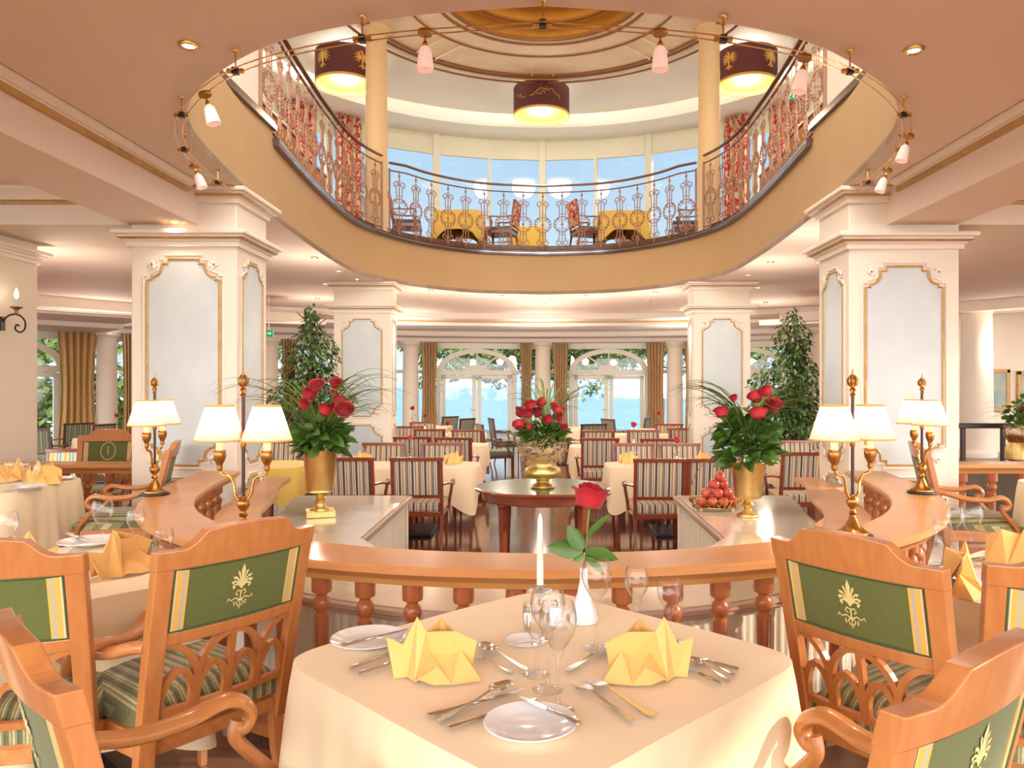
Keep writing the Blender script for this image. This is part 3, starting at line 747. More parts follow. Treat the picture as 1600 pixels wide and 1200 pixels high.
# ================================================================== CABLE TRACK LIGHTING
TZ = CEIL-.10
tp = [(p.x, p.y) for p in catmull([(a, b, 0) for a, b in [(0, 3.22), (-.79, 3.36), (-1.48, 3.70), (-2.02, 4.30), (-2.30, 4.93), (-2.40, 5.55), (-2.44, 6.0)]], 8)]
TR = [(-a, b) for a, b in tp[::-1]]+tp[1:]
for s_ in (1,):
    t = thing('cable_track', 'brass double cable track hanging round the near rim of the ceiling opening', 'track lighting', (0, 3.22, TZ))
    for o_ in (-.022, .022):
        pts = []
        for i, p in enumerate(TR):
            a = Vector(TR[min(i+1, len(TR)-1)])-Vector(TR[max(i-1, 0)]); a.normalize()
            pts.append((p[0]-a.y*o_, p[1]+a.x*o_-3.22, 0))
        part('cable', MB().tube(pts, .0035, 5), 'brass', t)
    for x, y in [(0, 3.22), (-.79, 3.36), (-1.48, 3.70), (-2.02, 4.30), (-2.30, 4.93), (-2.42, 5.72), (.79, 3.36), (1.48, 3.70), (2.02, 4.30), (2.30, 4.93), (2.42, 5.72)]:
        st = part('stem', MB().tube([(x, y-3.22, 0), (x, y-3.22, .098)], .004, 6).lathe([(.0, .08), (.016, .09), (.018, .0985)], 10, (x, y-3.22, 0)), 'brass', t, smooth=True)
        part('clamp', MB().box((x, y-3.22, 0), (.03, .03, .03)), 'black', st)
        for q in (-1, 1): part('clamp_knob', MB().tube([(x+q*.04, y-3.22, .0), (x+q*.015, y-3.22, 0)], .012, 8), 'brass', st)
def spot_proto():
    t = thing('track_spotlight', '', 'spotlight')
    part('holder_disc', MB().lathe([(0, .012), (.032, .012), (.034, .0), (.03, -.006), (0, -.006)], 16), 'oldbrass', t, smooth=30)
    part('bracket', MB().tube([(0, 0, -.005), (0, 0, -.05)], .006, 6).lathe([(.014, -.085), (.016, -.05), (.010, -.035), (0, -.03)], 10), 'brass', t, smooth=True)
    sh = part('glass_shade', MB().lathe([(.015, -.055), (.026, -.07), (.031, -.10), (.036, -.155), (.033, -.155), (.028, -.10), (.022, -.07)], 16), 'frosted', t, smooth=40)
    return t
sp = Stock(spot_proto())
g_ = 'spotlights on the cable track'
for x, y, rz_, lb in ((-.50, 3.27, 0, 'track spotlight left of centre, in front of the wooden dome'), (.50, 3.27, 0, 'track spotlight right of centre, in front of the wooden dome'), (-1.74, 3.96, .5, 'track spotlight over the left edge of the opening, tilted inwards'), (-2.38, 5.25, .6, 'lowest track spotlight on the left, near the big left pillar'), (1.20, 3.52, -.3, 'track spotlight in front of the right drum lamp'), (2.20, 4.62, -.5, 'track spotlight over the right edge of the opening'), (2.40, 5.35, -.6, 'lowest track spotlight on the right, near the big right pillar')):
    o = sp.put((x, y, TZ-.017), 0, lb, g_); o.rotation_euler = (.0, -rz_*.6 if abs(rz_) > .1 else 0, 0)

# ================================================================== DOWNLIGHTS
def dl_proto():
    t = thing('downlight', '', 'downlight')
    part('trim_ring', MB().lathe([(.030, -.004), (.036, -.012), (.046, -.010), (.050, -.001), (.05, .0)], 20), 'brass', t, smooth=40)
    part('lamp_face', MB().lathe([(0, -.006), (.028, -.006), (.03, -.003)], 16), 'bulb', t)
    return t
dl = Stock(dl_proto())
def dlight(px, py, z, lb, power=0, scale=1.0):
    d = 1200*(z-EYE)/(604-py); x = X_(px, d)
    dl.put((x, d, z-.001), 0, lb, 'recessed ceiling downlights', scale)
    if power:
        if d > 6.5: l = bpy.data.lights.new('downlight', 'POINT'); l.energy = power*.42; l.specular_factor = .25; l.shadow_soft_size = .12; l.color = (1, .89, .76)  # far ones: added omni fill hung below the fixture to brighten the hall ceiling
        else: l = bpy.data.lights.new('downlight', 'SPOT'); l.energy = power; l.spot_size = 2.5; l.spot_blend = 1; l.shadow_soft_size = .06; l.color = (1, .80, .58)
        o = bpy.data.objects.new('downlight_and_fill', l); col.objects.link(o); o.location = (x, d, z-(.75 if d > 6.5 else .03))
DLP = 60
dlight(295, 70, CEIL, 'recessed downlight in the near ceiling, left of the opening', DLP)
dlight(1428, 77, CEIL, 'recessed downlight in the near ceiling, right of the opening', DLP)
dlight(273, 345, LOWC, 'recessed downlight under the beam above the large left pillar', DLP*.45)
dlight(1440, 355, LOWC, 'recessed downlight under the beam above the large right pillar', DLP*.45)
dlight(46, 389, LOWC, 'recessed downlight above the wall with the candle sconce', DLP)
dlight(150, 470, LOWC, 'recessed downlight over the tables at far left, near the curved windows', DLP*1.5)
rowl = ['first', 'second', 'third', 'fourth', 'fifth', 'sixth', 'seventh', 'eighth', 'ninth', 'tenth']
for i, (a, b) in enumerate([(492, 402), (530, 423), (558, 436), (673, 453), (783, 461), (916, 461), (1024, 456), (1137, 442), (1168, 429), (1204, 409)]):
    dlight(a, b, CEIL, 'recessed downlight, %s from the left in the row along the far rim of the opening' % rowl[i], DLP if i in (0, 3, 4, 5, 6, 9) else 0)
for a, b, lb, p in ((509, 443, 'recessed downlight left of the smaller left pillar head', 0), (496, 466, 'recessed downlight above the tip of the left ficus', 1), (848, 474, 'middle recessed downlight behind the far rim row', 1), (1013, 470, 'recessed downlight behind the far rim row, right of the middle', 0), (845, 491, 'farthest recessed downlight in the middle of the hall ceiling', 1.6), (1063, 492, 'recessed downlight at the left edge of the smaller right pillar', 1.6), (1183, 449, 'recessed downlight right of the smaller right pillar head', 0), (1196, 472, 'recessed downlight above the tip of the right ficus', 1), (628, 487, 'recessed downlight at the right edge of the smaller left pillar', 1.6), (1290, 362, 'recessed downlight at the left edge of the large right pillar', 1)):
    dlight(a, b, CEIL, lb, DLP*p)
dlight(1571, 470, LOWC, 'recessed downlight right of the thick white round column head', DLP*.7)
dlight(1570, 492, LOWC, 'farther recessed downlight right of the thick white round column', 0)

# ================================================================== DRUM LAMPS UPSTAIRS
def drum(label, px, d, zt, zb, r, emb):
    x = X_(px, d); t = thing('drum_lamp', label, 'ceiling lamp', (x, d, zt), 0, 'dark red drum lamps upstairs'); h = zt-zb
    part('drum_shade', MB().lathe([(r, 0), (r, -h), (r-.012, -h), (r-.012, 0)], 48), 'drum', t, smooth=40)
    part('rim_band', MB().lathe([(r-.06, -h+.05), (r-.012, -h+.05), (r+.004, -h+.0), (r+.004, -h-.03), (r-.02, -h-.03), (r-.06, -h+.03)], 48), 'goldband', t, smooth=40)
    part('diffuser', MB().lathe([(0, -h+.035), (r-.055, -h+.035), (r-.055, -h+.045), (0, -h+.045)], 48), 'diffuser', t)
    part('ceiling_mount', MB().tube([(0, 0, 0), (0, 0, EYE+5.72-zt)], .02, 8), 'brass', t)
    l = bpy.data.lights.new('drum_glow', 'POINT'); l.energy = 70; l.specular_factor = 0; l.shadow_soft_size = .3; l.color = (1, .86, .7)
    o = bpy.data.objects.new('drum_glow', l); col.objects.link(o); o.location = (x, d, zb-.12)
    l = bpy.data.lights.new('drum_up', 'POINT'); l.energy = 380; l.specular_factor = 0; l.shadow_soft_size = .3; l.color = (1, .9, .75)
    o = bpy.data.objects.new('drum_up_glow', l); col.objects.link(o); o.location = (x, d, zt+.06)
    def on(u, v):   # u along the drum (metres), v height from its middle
        a = -PI/2+u/r
        base = math.atan2(-d, -x)
        a = base+u/r
        return ((r+.006)*math.cos(a), (r+.006)*math.sin(a), -h*.48+v)
    if emb == 'castle':
        for pl in ([(-.20, -.06), (-.12, -.05), (-.10, -.01), (-.06, -.01), (-.06, .03), (-.01, .03), (-.01, .06), (.05, .06), (.05, .04), (.10, .04), (.10, .07), (.12, .07), (.12, .03), (.17, .03), (.17, .06), (.24, .06), (.24, .0), (.30, .0), (.30, -.03), (.36, -.03), (.38, -.10)], [(-.06, -.04), (.02, -.04), (.02, 0), (.08, 0), (.08, -.03)], [(-.5, .03), (-.46, -.03), (-.42, .02), (-.38, -.06), (-.30, -.06)]):
            part('skyline_stitching', MB().tube([on(u-.02, v) for u, v in pl], .006, 5), 'goldband', t)
    else:
        for u0 in emb:
            m = MB()
            m.tube([on(u0, .13), on(u0, .06), on(u0, -.10)], [.012, .035, .012], 6, ry=.004)
            m.tube([on(u0, .12), on(u0-.03, .14), on(u0-.045, .125)], [.014, .012, .003], 5)
            for s in (-1, 1):
                for i in range(6):
                    a = -1.0+i*.42; L = .10+.03*math.cos(a)
                    m.tube([on(u0+s*.02, .03), on(u0+s*(.02+L*.6*math.cos(a)), .04+L*.6*math.sin(a)), on(u0+s*(.02+L*math.cos(a)), .03+L*math.sin(a))], [.006, .011, .004], 5)
                m.tube([on(u0, -.08), on(u0+s*.06, -.13)], [.008, .012], 5)
            m.tube([on(u0, -.08), on(u0, -.15)], [.008, .02], 5)
            part('eagle_stitching', m, 'goldband', t)
drum('dark red drum lamp in the middle with a gold castle skyline', 846, 14.6, EYE+5.64, EYE+5.16, .53, 'castle')
drum('dark red drum lamp on the left with gold eagles', 540, 13.0, EYE+5.62, EYE+5.12, .50, (-.40, .28))
drum('dark red drum lamp on the right with gold eagles', 1167, 13.0, EYE+5.62, EYE+5.12, .50, (-.30, .42))
# ================================================================== GREEN ARMCHAIRS (beech)
def backmap(x, t, z):
    """x across, t through the thickness (+ = rear), z height -> reclined, slightly curved back"""
    k = (z-.44)
    return (x*(1+.06*k), -.235-.20*k-.05*k*k-t-.030*(1-(x/.26)**2), z)
def slabx(x0, x1, zb, zt, t0, t1, n=16):
    m = MB(); v = []; f = []
    for i in range(n+1):
        x = x0+(x1-x0)*i/n; a = zb(x); b = zt(x); K = max(1, 1)
        v += [backmap(x, t0, a), backmap(x, t1, a), backmap(x, t1, b), backmap(x, t0, b)]
    for i in range(n):
        p = i*4
        for k in range(4): f.append((p+k, p+(k+1) % 4, p+4+(k+1) % 4, p+4+k))
    f += [(0, 1, 2, 3), (n*4+3, n*4+2, n*4+1, n*4)]
    return m.add(v, f)
def ribbon2d(pts, w_, t0, t1, n=None):
    """flat fretwork bar following pts (x, z) in the plane of the back"""
    m = MB(); v = []; f = []; N = len(pts)
    for i, p in enumerate(pts):
        a = Vector(pts[max(i-1, 0)]); b = Vector(pts[min(i+1, N-1)]); d = (b-a).normalized(); nx, nz = -d.y*w_/2, d.x*w_/2
        for t in (t0, t1):
            v.append(backmap(p[0]+nx, t, p[1]+nz)); v.append(backmap(p[0]-nx, t, p[1]-nz))
    for i in range(N-1):
        a = i*4; b = a+4
        f += [(a, a+1, b+1, b), (a+2, b+2, b+3, a+3), (a, b, b+2, a+2), (a+1, a+3, b+3, b+1)]
    f += [(0, 2, 3, 1), ((N-1)*4, (N-1)*4+1, (N-1)*4+3, (N-1)*4+2)]
    return m.add(v, f)
def toprail(x):
    x = abs(x)
    if x < .135: return .988-.010*(x/.135)**2
    if x < .200: u = (x-.135)/.065; return .978-.046*(math.sin(u*PI/2)**.8)
    return .932
def emblem_palmette(par, side):
    m = MB(); t = .0305 if side > 0 else -.0035
    def st(pl, w0, w1=None):
        N = len(pl); w1 = w1 if w1 is not None else w0
        v = []; f = []
        for i, p in enumerate(pl):
            a = Vector(pl[max(i-1, 0)]); b = Vector(pl[min(i+1, N-1)]); d = (b-a).normalized(); u = i/(N-1)
            w_ = w0+(w1-w0)*u
            for s in (1, -1): v.append(backmap(p[0]-d.y*w_*s/2, t, p[1]+d.x*w_*s/2))
        for i in range(N-1): f.append((2*i, 2*i+1, 2*i+3, 2*i+2))
        m.add(v, f)
    c = .792
    st([(0, c-.01), (0, c+.02), (0, c+.048)], .004, .014); st([(0, c+.048), (0, c+.066)], .014, .001)
    for k, (a, L) in enumerate([(1.25, .055), (.92, .048), (.6, .040), (.28, .030)]):
        for s in (-1, 1):
            q = [(s*L*math.cos(a)*u*(1.0), c-.008+L*math.sin(a)*u+.010*math.sin(PI*u)) for u in (0, .25, .5, .75, 1)]
            q.append((s*(L*math.cos(a)-.006), c-.008+L*math.sin(a)-.006)); st(q, .0035, .008)
    for s in (-1, 1):
        st([(0, c-.018), (s*.012, c-.014), (s*.017, c-.024), (s*.009, c-.029)], .004)
        st([(0, c-.046), (s*.016, c-.036), (s*.03, c-.042), (s*.04, c-.034), (s*.042, c-.044)], .0045, .003)
        st([(0, c-.040), (s*.012, c-.052), (s*.004, c-.064)], .004)
        st([(s*.02, c-.046), (s*.018, c-.060)], .004)
    st([(0, c-.02), (0, c-.072)], .005, .003)
    me = part('embroidered_palmette', m, 'embroidery', par)
    return me
def emblem_wreath(par):
    m = MB(); t = -.0035; c = .79
    def leaf(x, z, a, L, w_):
        d = (math.cos(a), math.sin(a))
        pts = [(x-d[0]*L/2, z-d[1]*L/2), (x-d[1]*w_/2, z+d[0]*w_/2), (x+d[0]*L/2, z+d[1]*L/2), (x+d[1]*w_/2, z-d[0]*w_/2)]
        m.add([backmap(p[0], t, p[1]) for p in pts], [(0, 1, 2, 3)])
    for i in range(34):
        a = -PI/2+.12+i/33*(2*PI-.24)
        leaf(.062*math.cos(a), c+.078*math.sin(a), a+PI/2+(.5 if i % 2 else -.5), .022, .007)
    for i in range(5): leaf(0, c-.03+i*.016, PI/2+(.4 if i % 2 else -.4), .02, .008)
    part('embroidered_wreath', m, 'embroidery', par)
def green_chair():
    t = thing('dining_armchair', '', 'chair')
    # seat cushion: rounded, striped front to back
    m = MB(); v = []; f = []; n = 16; k = 12
    for j in range(k+1):
        y = -.255+.51*j/k; w_ = .225+.045*(j/k)
        for i in range(n+1):
            x = (i/n*2-1)
            ex = abs(x)**6; ey = abs((j/k)*2-1)**6
            z = .435+.055*(1-ex)*(1-ey)**.8+.012*(1-x*x)
            v.append((x*w_, y, z))
    nb = len(v)
    for j in range(k+1):
        y = -.255+.51*j/k; w_ = .225+.045*(j/k)
        for i in range(n+1): v.append(((i/n*2-1)*w_*.985, y*.985, .385))
    for j in range(k):
        for i in range(n):
            a = j*(n+1)+i; f.append((a, a+1, a+n+2, a+n+1)); f.append((nb+a, nb+a+n+1, nb+a+n+2, nb+a+1))
    for i in range(n): f.append((i, nb+i, nb+i+1, i+1)); a = k*(n+1)+i; f.append((a, a+1, nb+a+1, nb+a))
    for j in range(k): a = j*(n+1); f.append((a, a+n+1, nb+a+n+1, nb+a)); a += n; f.append((a, nb+a, nb+a+n+1, a+n+1))
    part('seat', m.add(v, f), 'seat_stripe', t, smooth=70)
    part('seat_frame', MB().box((0, .262, .36), (.50, .03, .075)).box((0, -.225, .36), (.42, .03, .075)).box((-.245, .02, .36), (.03, .5, .075), .045).box((.245, .02, .36), (.03, .5, .075), -.045).box((0, 0, .372), (.46, .48, .02)), 'beech_arm', t, bevel=.004)
    # posts + top rail + mid rail as one frame
    m = MB()
    for s in (-1, 1):
        v = []; f = []; zs = [.30, .44, .56, .7, .8, .875, .915]
        for z in zs:
            for a, b in ((.212, -.0025), (.260, -.0025), (.260, .0355), (.212, .0355)): v.append(backmap(s*a, b, z))
        for i in range(len(zs)-1):
            for q in range(4): f.append((i*4+q, i*4+(q+1) % 4, i*4+4+(q+1) % 4, i*4+4+q))
        f += [(0, 1, 2, 3), tuple(range(len(v)-4, len(v)))]
        m.add(v, f)
    m.merge(slabx(-.262, .262, lambda x: .876, toprail, -.004, .038, 40))
    m.merge(slabx(-.215, .215, lambda x: .655, lambda x: .692, .0, .032, 16))
    part('back_frame', m, 'beech', t, bevel=.0035)
    p = part('back_panel', slabx(-.214, .214, lambda x: .688, lambda x: .880, .0, .027, 20), 'green', t)
    for x0, x1, mm in ((-.206, -.199, 'creamband'), (-.199, -.184, 'goldband'), (-.184, -.176, 'greyband'), (-.176, -.168, 'goldband')):
        for s in (-1, 1):
            a, b = (x0, x1) if s > 0 else (-x1, -x0)
            part('woven_stripe', slabx(a, b, lambda x: .696, lambda x: .872, -.0018, .0292, 1), mm, p)
    for t_ in (.0285, -.0015):
        part('piping', MB().tube([backmap(x, t_, z) for x, z in [(-.208, .694), (-.208, .874)]+[(-.208+.416*i/10, .874) for i in range(1, 10)]+[(.208, .874), (.208, .694)]+[(.208-.416*i/10, .694) for i in range(1, 10)]], .0042, 6, closed=True), 'green_edge', p, smooth=True)
    emblem_palmette(p, 1); emblem_wreath(p)
    # gothic fretwork splat
    m = MB(); B = .455
    def ell(cx, cz, rx, rz, a0, a1, n=14): return [(cx+rx*math.cos(math.radians(a0+(a1-a0)*i/n)), cz+rz*math.sin(math.radians(a0+(a1-a0)*i/n))) for i in range(n+1)]
    T = [ell(c_, B-.01, .0525, .125, 0, 180, 12) for c_ in (-.160, -.0535, .0535, .160)]
    T += [ell(0, B+.075, .107, .125, 0, 180, 18), ell(.214, B+.075, .107, .125, 180, 90, 9), ell(-.214, B+.075, .107, .125, 0, 90, 9), [(0, B), (0, B+.1), (0, B+.2)], [(-.107, B), (-.107, B+.08)], [(.107, B), (.107, B+.08)]]
    for q in T: m.merge(ribbon2d([(x, z) for x, z in q], .0185, .004, .026))
    for s in (-1, 0, 1): m.merge(ribbon2d([(s*.107, B-.01), (s*.107, B+.03), (s*.107, B+.07)], .032, .006, .024))
    m.merge(slabx(-.212, .212, lambda x: .440, lambda x: .462, .004, .026, 10))
    part('fretwork_splat', m, 'beech', t)
    # arms with scrolled ends, then their supports
    for s in (-1, 1):
        P = catmull([(s*.250, -.285, .655), (s*.262, -.22, .645), (s*.285, -.12, .618), (s*.305, .0, .615), (s*.308, .06, .628), (s*.305, .10, .634), (s*.30, .135, .618), (s*.298, .150, .588), (s*.298, .133, .562), (s*.298, .108, .566)], 5)
        r = [.020+.012*min(1, i/16) for i in range(len(P))]
        for i in range(len(P)-10, len(P)): r[i] = .030-.0008*(i-len(P)+10)
        part('arm', MB().tube(P, r, 10, ry=.019, up=(0, 0, 1)), 'beech_arm', t, smooth=50)
        Q = catmull([(s*.298, .118, .585), (s*.296, .112, .545), (s*.288, .145, .50), (s*.272, .205, .43), (s*.262, .225, .36), (s*.262, .225, .30)], 5)
        part('arm_support', MB().tube(Q, .022, 8, ry=.018, up=(0, 1, 0)), 'beech', t, smooth=40)
    for s in (-1, 1):
        part('leg', MB().tube([(s*.235, .245, .34), (s*.232, .24, .2), (s*.235, .25, 0)], [.026, .022, .017], 4), 'beech', t, smooth=20)
        part('leg', MB().tube([(s*.222, -.22, .34), (s*.222, -.235, .2), (s*.225, -.29, 0)], [.026, .023, .018], 4), 'beech', t, smooth=20)
    return t
gc = Stock(green_chair())
def face(dx, dy): return math.atan2(dy, dx)-PI/2
GCH = [((-1.24, 2.61), (-.81, .58), 'green armchair at the near left table, palmette back towards us, before the curved balustrade'),
       ((-.65, 1.63), (.73, .68), 'green armchair in the lower left corner, side-on, arm reaching the front tablecloth'),
       ((1.18, 2.41), (.80, .57), 'green armchair at the near right table, palmette back towards us, before the curved balustrade'),
       ((.49, 1.56), (-.62, .78), 'green armchair in the lower right corner, arm over the front tablecloth'),
       ((-1.63, 2.48), (-.2, 1), 'green armchair at the far left edge, its straight back cut by the frame'),
       ((1.53, 2.34), (.25, 1), 'green armchair cut off by the right edge of the frame'),
       ((-4.12, 7.08), (.22, -1), 'armchair with a gold wreath on green facing us beside the left wall'),
       ((-3.2, 5.80), (-1, -.35), 'green armchair seen edge-on behind the left two-shade lamp by the pillar'),
       ((3.2, 5.72), (1, -.25), 'green armchair seen edge-on behind the right lamp by the large pillar')]
for (x, y), (dx, dy), lb in GCH:
    rz = face(dx, dy); L = math.hypot(dx, dy); b = .24   # given point: middle of the back; the seat lies ahead of it
    gc.put((x, y, PLAT), rz, lb, 'green beech armchairs', (1, 1, 1.05))

# ================================================================== STRIPED HALL CHAIRS (mahogany)
def bm2(x, t, z): k = z-.44; return (x, -.235-.14*k-t, z)
def slab2(x0, x1, z0, z1, t0, t1):
    v = [bm2(x, t, z) for x in (x0, x1) for t in (t0, t1) for z in (z0, z1)]
    return MB().add(v, [(0, 1, 3, 2), (4, 6, 7, 5), (0, 4, 5, 1), (2, 3, 7, 6), (0, 2, 6, 4), (1, 5, 7, 3)])
def hall_chair(fabric, wood, h=.93, wd=.255, lowz=.56, arms=True):
    t = thing('hall_armchair', '', 'chair')
    m = MB()
    for s in (-1, 1): m.merge(slab2(min(s*wd, s*(wd-.035)), max(s*wd, s*(wd-.035)), .0+.36, h-.02, -.002, .032))
    m.merge(slab2(-wd-.008, wd+.008, h-.035, h, -.006, .038)); m.merge(slab2(-wd, wd, lowz-.035, lowz, 0, .03))
    part('back_frame', m, wood, t, bevel=.004)
    part('back_panel', slab2(-wd+.03, wd-.03, lowz-.005, h-.03, .002, .028), fabric, t)
    part('seat', MB().box((0, 0, .43), (.50, .49, .09)), fabric, t, bevel=.02)
    part('seat_frame', MB().box((0, .0, .365), (.50, .50, .05)), wood, t, bevel=.004)
    for s in (-1, 1):
        part('leg', MB().tube([(s*.225, .225, .36), (s*.225, .225, 0)], [.024, .015], 4), wood, t)
        part('leg', MB().tube([(s*.235, -.235, .38), (s*.235, -.25, .2), (s*.235, -.30, 0)], [.024, .021, .016], 4), wood, t)
        if arms:
            part('arm', MB().tube(catmull([(s*(wd-.01), -.26, .66), (s*.28, -.1, .655), (s*.295, .06, .635), (s*.30, .15, .655), (s*.297, .185, .635), (s*.295, .165, .61)], 4), .021, 8, ry=.014), wood, t, smooth=50)
            part('arm_support', MB().tube(catmull([(s*.295, .15, .64), (s*.285, .12, .55), (s*.265, .16, .45), (s*.255, .17, .36)], 4), .016, 6), wood, t, smooth=50)
    return t
hc = Stock(hall_chair('hall_stripe', 'mahogany'))
HC = [(652, 714, 1, 'striped chair with its back to us nearest the left buffet wing, black table foot beneath'),
 (545, 714, 1, 'striped chair half hidden behind the left gold vase of roses'),
 (1031, 716, 1, 'striped chair with its back to us, just left of the right buffet wing'),
 (1114, 716, 1, 'striped chair with its back to us behind the basket of apples'),
 (598, 692, -1, 'striped chair facing us at the far side of the front left hall table, left one'),
 (690, 692, -1, 'striped chair facing us at the far side of the front left hall table, right one'),
 (990, 693, -1, 'striped chair facing us at the far side of the front right hall table, left one'),
 (1062, 693, -1, 'striped chair facing us at the far side of the front right hall table, right one'),
 (709, 683, 1, 'striped chair of the second left hall row, at the aisle'),
 (645, 682, 1, 'striped chair of the second left hall row, second from the aisle'),
 (937, 684, 1, 'striped chair of the second right hall row, just right of the urn'),
 (1030, 685, 1, 'striped chair of the second right hall row, behind the pink rose'),
 (672, 670, 1, 'small striped chair of the third left hall row, left'),
 (731, 671, 1, 'small striped chair of the third left hall row, at the aisle'),
 (638, 666, -1, 'small striped chair of the third left hall row, against the pillar'),
 (935, 672, 1, 'small striped chair of the third right hall row, at the aisle'),
 (1005, 672, -1, 'small striped chair of the third right hall row, middle'),
 (1045, 662, 1, 'distant striped chair near the right pillar, under the small gold glasses'),
 (1069, 669, -1, 'striped chair touching the left side of the smaller right pillar'),
 (660, 659, -1, 'distant striped chair by the left french doors, below the gold curtain'),
 (438, 688, -1, 'striped chair between the two-shade lamp and the left gold vase'),
 (1256, 706, 1, 'striped chair right of the right gold vase, near the ledge'),
 (1246, 688, -1, 'striped chair facing us under the right ficus')]
for px, py, f_, lb in HC:
    d = 1200*.69/(py-604); hc.put((X_(px, d), d+(.27 if f_ > 0 else -.27)*1, 0), 0 if f_ > 0 else PI, lb, 'striped hall armchairs')
hg = Stock(hall_chair('hall_stripe_green', 'darkwood', .95, .25))
for px, py, a, lb in ((776, 662, -1.25, 'dark wood armchair in profile left of the gold urn, facing right'), (790, 653, -1.3, 'farther dark armchair in profile near the left french doors'),
                      (688, 650, .9, 'dark armchair turned to the lake in the middle of the left french doors'), (712, 653, 1.0, 'dark armchair turned to the lake right of its twin'),
                      (917, 661, .35, 'dark striped armchair turned slightly, right of the urn roses'), (970, 654, -1.1, 'sunlit armchair in profile by the right french doors, left one'), (990, 652, 1.2, 'sunlit armchair in profile by the right french doors, right one'),
                      (112, 660, .9, 'dark striped armchair by the green window at far left'), (140, 662, 1.3, 'dark striped armchair beside the far-left curtain'), (64, 668, .2, 'dark striped armchair right of the sconce wall, farthest left')):
    d = 1200*.67/(py-604); hg.put((X_(px, d), d, 0), a, lb, 'dark armchairs by the windows')
tb = hall_chair('blue_stripe', 'mahogany'); tb['label'] = 'chair with pale blue and gold stripes behind the far-left balustrade'; d = 8.2
tb.location = (X_(88, d), d, 0); tb.rotation_euler = (0, 0, PI+.1)

# ================================================================== TABLES AND CLOTHS
def cloth_mb(a, b, z, drop, corner=.12, sharp=5, flare=.05, folds=3, amp=.012, seed=0, uni=.45):
    """cloth over a rectangular table a x b (half sizes): superellipse outline, longer hanging corners"""
    rnd = random.Random(seed); N = 168; m = MB(); v = []; f = []
    def outl(t):
        c, s = math.cos(t), math.sin(t); k = (abs(c)**sharp+abs(s)**sharp)**(-1/sharp)
        return c*k, s*k
    rings = [0, .25, .5, .75, .93, .985, 1.0]
    for r in rings:
        for i in range(N):
            t = 2*PI*i/N; x, y = outl(t)
            v.append((x*a*r, y*b*r, z+.0012*math.sin(7*x*r+seed)*math.sin(5*y*r)))
    ph = [rnd.uniform(0, 6) for _ in range(4)]
    dn = [.02, .08, .2, .35, .5, .65, .8, 1]
    for q in dn:
        for i in range(N):
            t = 2*PI*i/N; x, y = outl(t)
            # closeness to a corner
            cn = min(abs(((t % (PI/2))-PI/4)), PI/4)/(PI/4); cn = 1-cn
            w_ = math.exp(-((1-cn)/.30)**2)
            fold = math.cos((1-cn)*PI*2.2)*w_
            o_ = amp*math.sin(t*folds*4+ph[0])*q+amp*.6*math.sin(t*folds*9+ph[1])*q+flare*fold*q**1.1+flare*uni*q
            D = drop*(1+corner*w_*3.0)*q
            L = math.hypot(x, y)
            v.append((x*a+x/L*(o_+.008*min(1, q*8)), y*b+y/L*(o_+.008*min(1, q*8)), z-.001-D))
    R = len(rings)+len(dn)
    for j in range(R-1):
        for i in range(N):
            p = j*N+i; s = j*N+(i+1) % N; f.append((p, s, s+N, p+N))
    # close the centre (first ring is a point)
    return m.add(v, f)
def table_under(label, x, y, z0, a, b, rz, top=.742, m='mahogany', foot='blackplate', grp=None):
    t = thing('restaurant_table', label, 'table', (x, y, z0), rz, grp)
    part('table_top', MB().box((0, 0, top-.02), (2*a*.84, 2*b*.84, .035)), m, t)
    part('pedestal', MB().box((0, 0, top/2), (.13, .13, top-.05)), m, t)
    part('base_plate', MB().box((0, 0, .02), (min(.6, 2*b-.1), min(.6, 2*b-.1), .035)), foot, t, bevel=.01)
    return t
def laid(label, clabel, x, y, z0, a, b, rz=0, drop=.26, m='cloth_peach', grp='clothed restaurant tables', corner=.28, seed=0, **k):
    table_under(label, x, y, z0, a, b, rz, grp=grp)
    o = part('tablecloth', cloth_mb(a, b, .75, drop, corner=corner, seed=seed, **k), m, None, smooth=80, loc=(x, y, z0), rz=rz)
    return tag(o, clabel, 'tablecloth', 'tablecloths')
MT = (0.0, 1.98)
laid('front table hidden under the large cream tablecloth', 'large cream tablecloth on the front table laid with glasses and folded napkins', MT[0], MT[1], PLAT, .488, .488, PI/4, .50, 'cloth', corner=.10, sharp=9, flare=.10, amp=.014, uni=.08, seed=3)
laid('table at near left under its cloth, behind the green armchairs', 'cream tablecloth on the near left table behind the green armchairs', -1.93, 2.78, PLAT, .50, .50, PI/4+.05, .5, 'cloth', corner=.08, sharp=7, seed=5)
laid('table at near right under its cloth, beside the lamps', 'cream tablecloth on the near right table with sunlit napkins', 1.93, 2.66, PLAT, .50, .50, PI/4-.05, .5, 'cloth', corner=.08, sharp=7, seed=6)
laid('table farther left by the sconce wall', 'cream tablecloth with soft folds on the table by the sconce wall', -4.0, 5.45, PLAT, .52, .5, 0, .45, 'cloth', corner=.12, seed=7)
laid('table at far right by the straight balustrade', 'cream tablecloth on the table at the right edge by the straight balustrade', 4.02, 5.35, PLAT, .5, .5, 0, .45, 'cloth', corner=.12, seed=8)
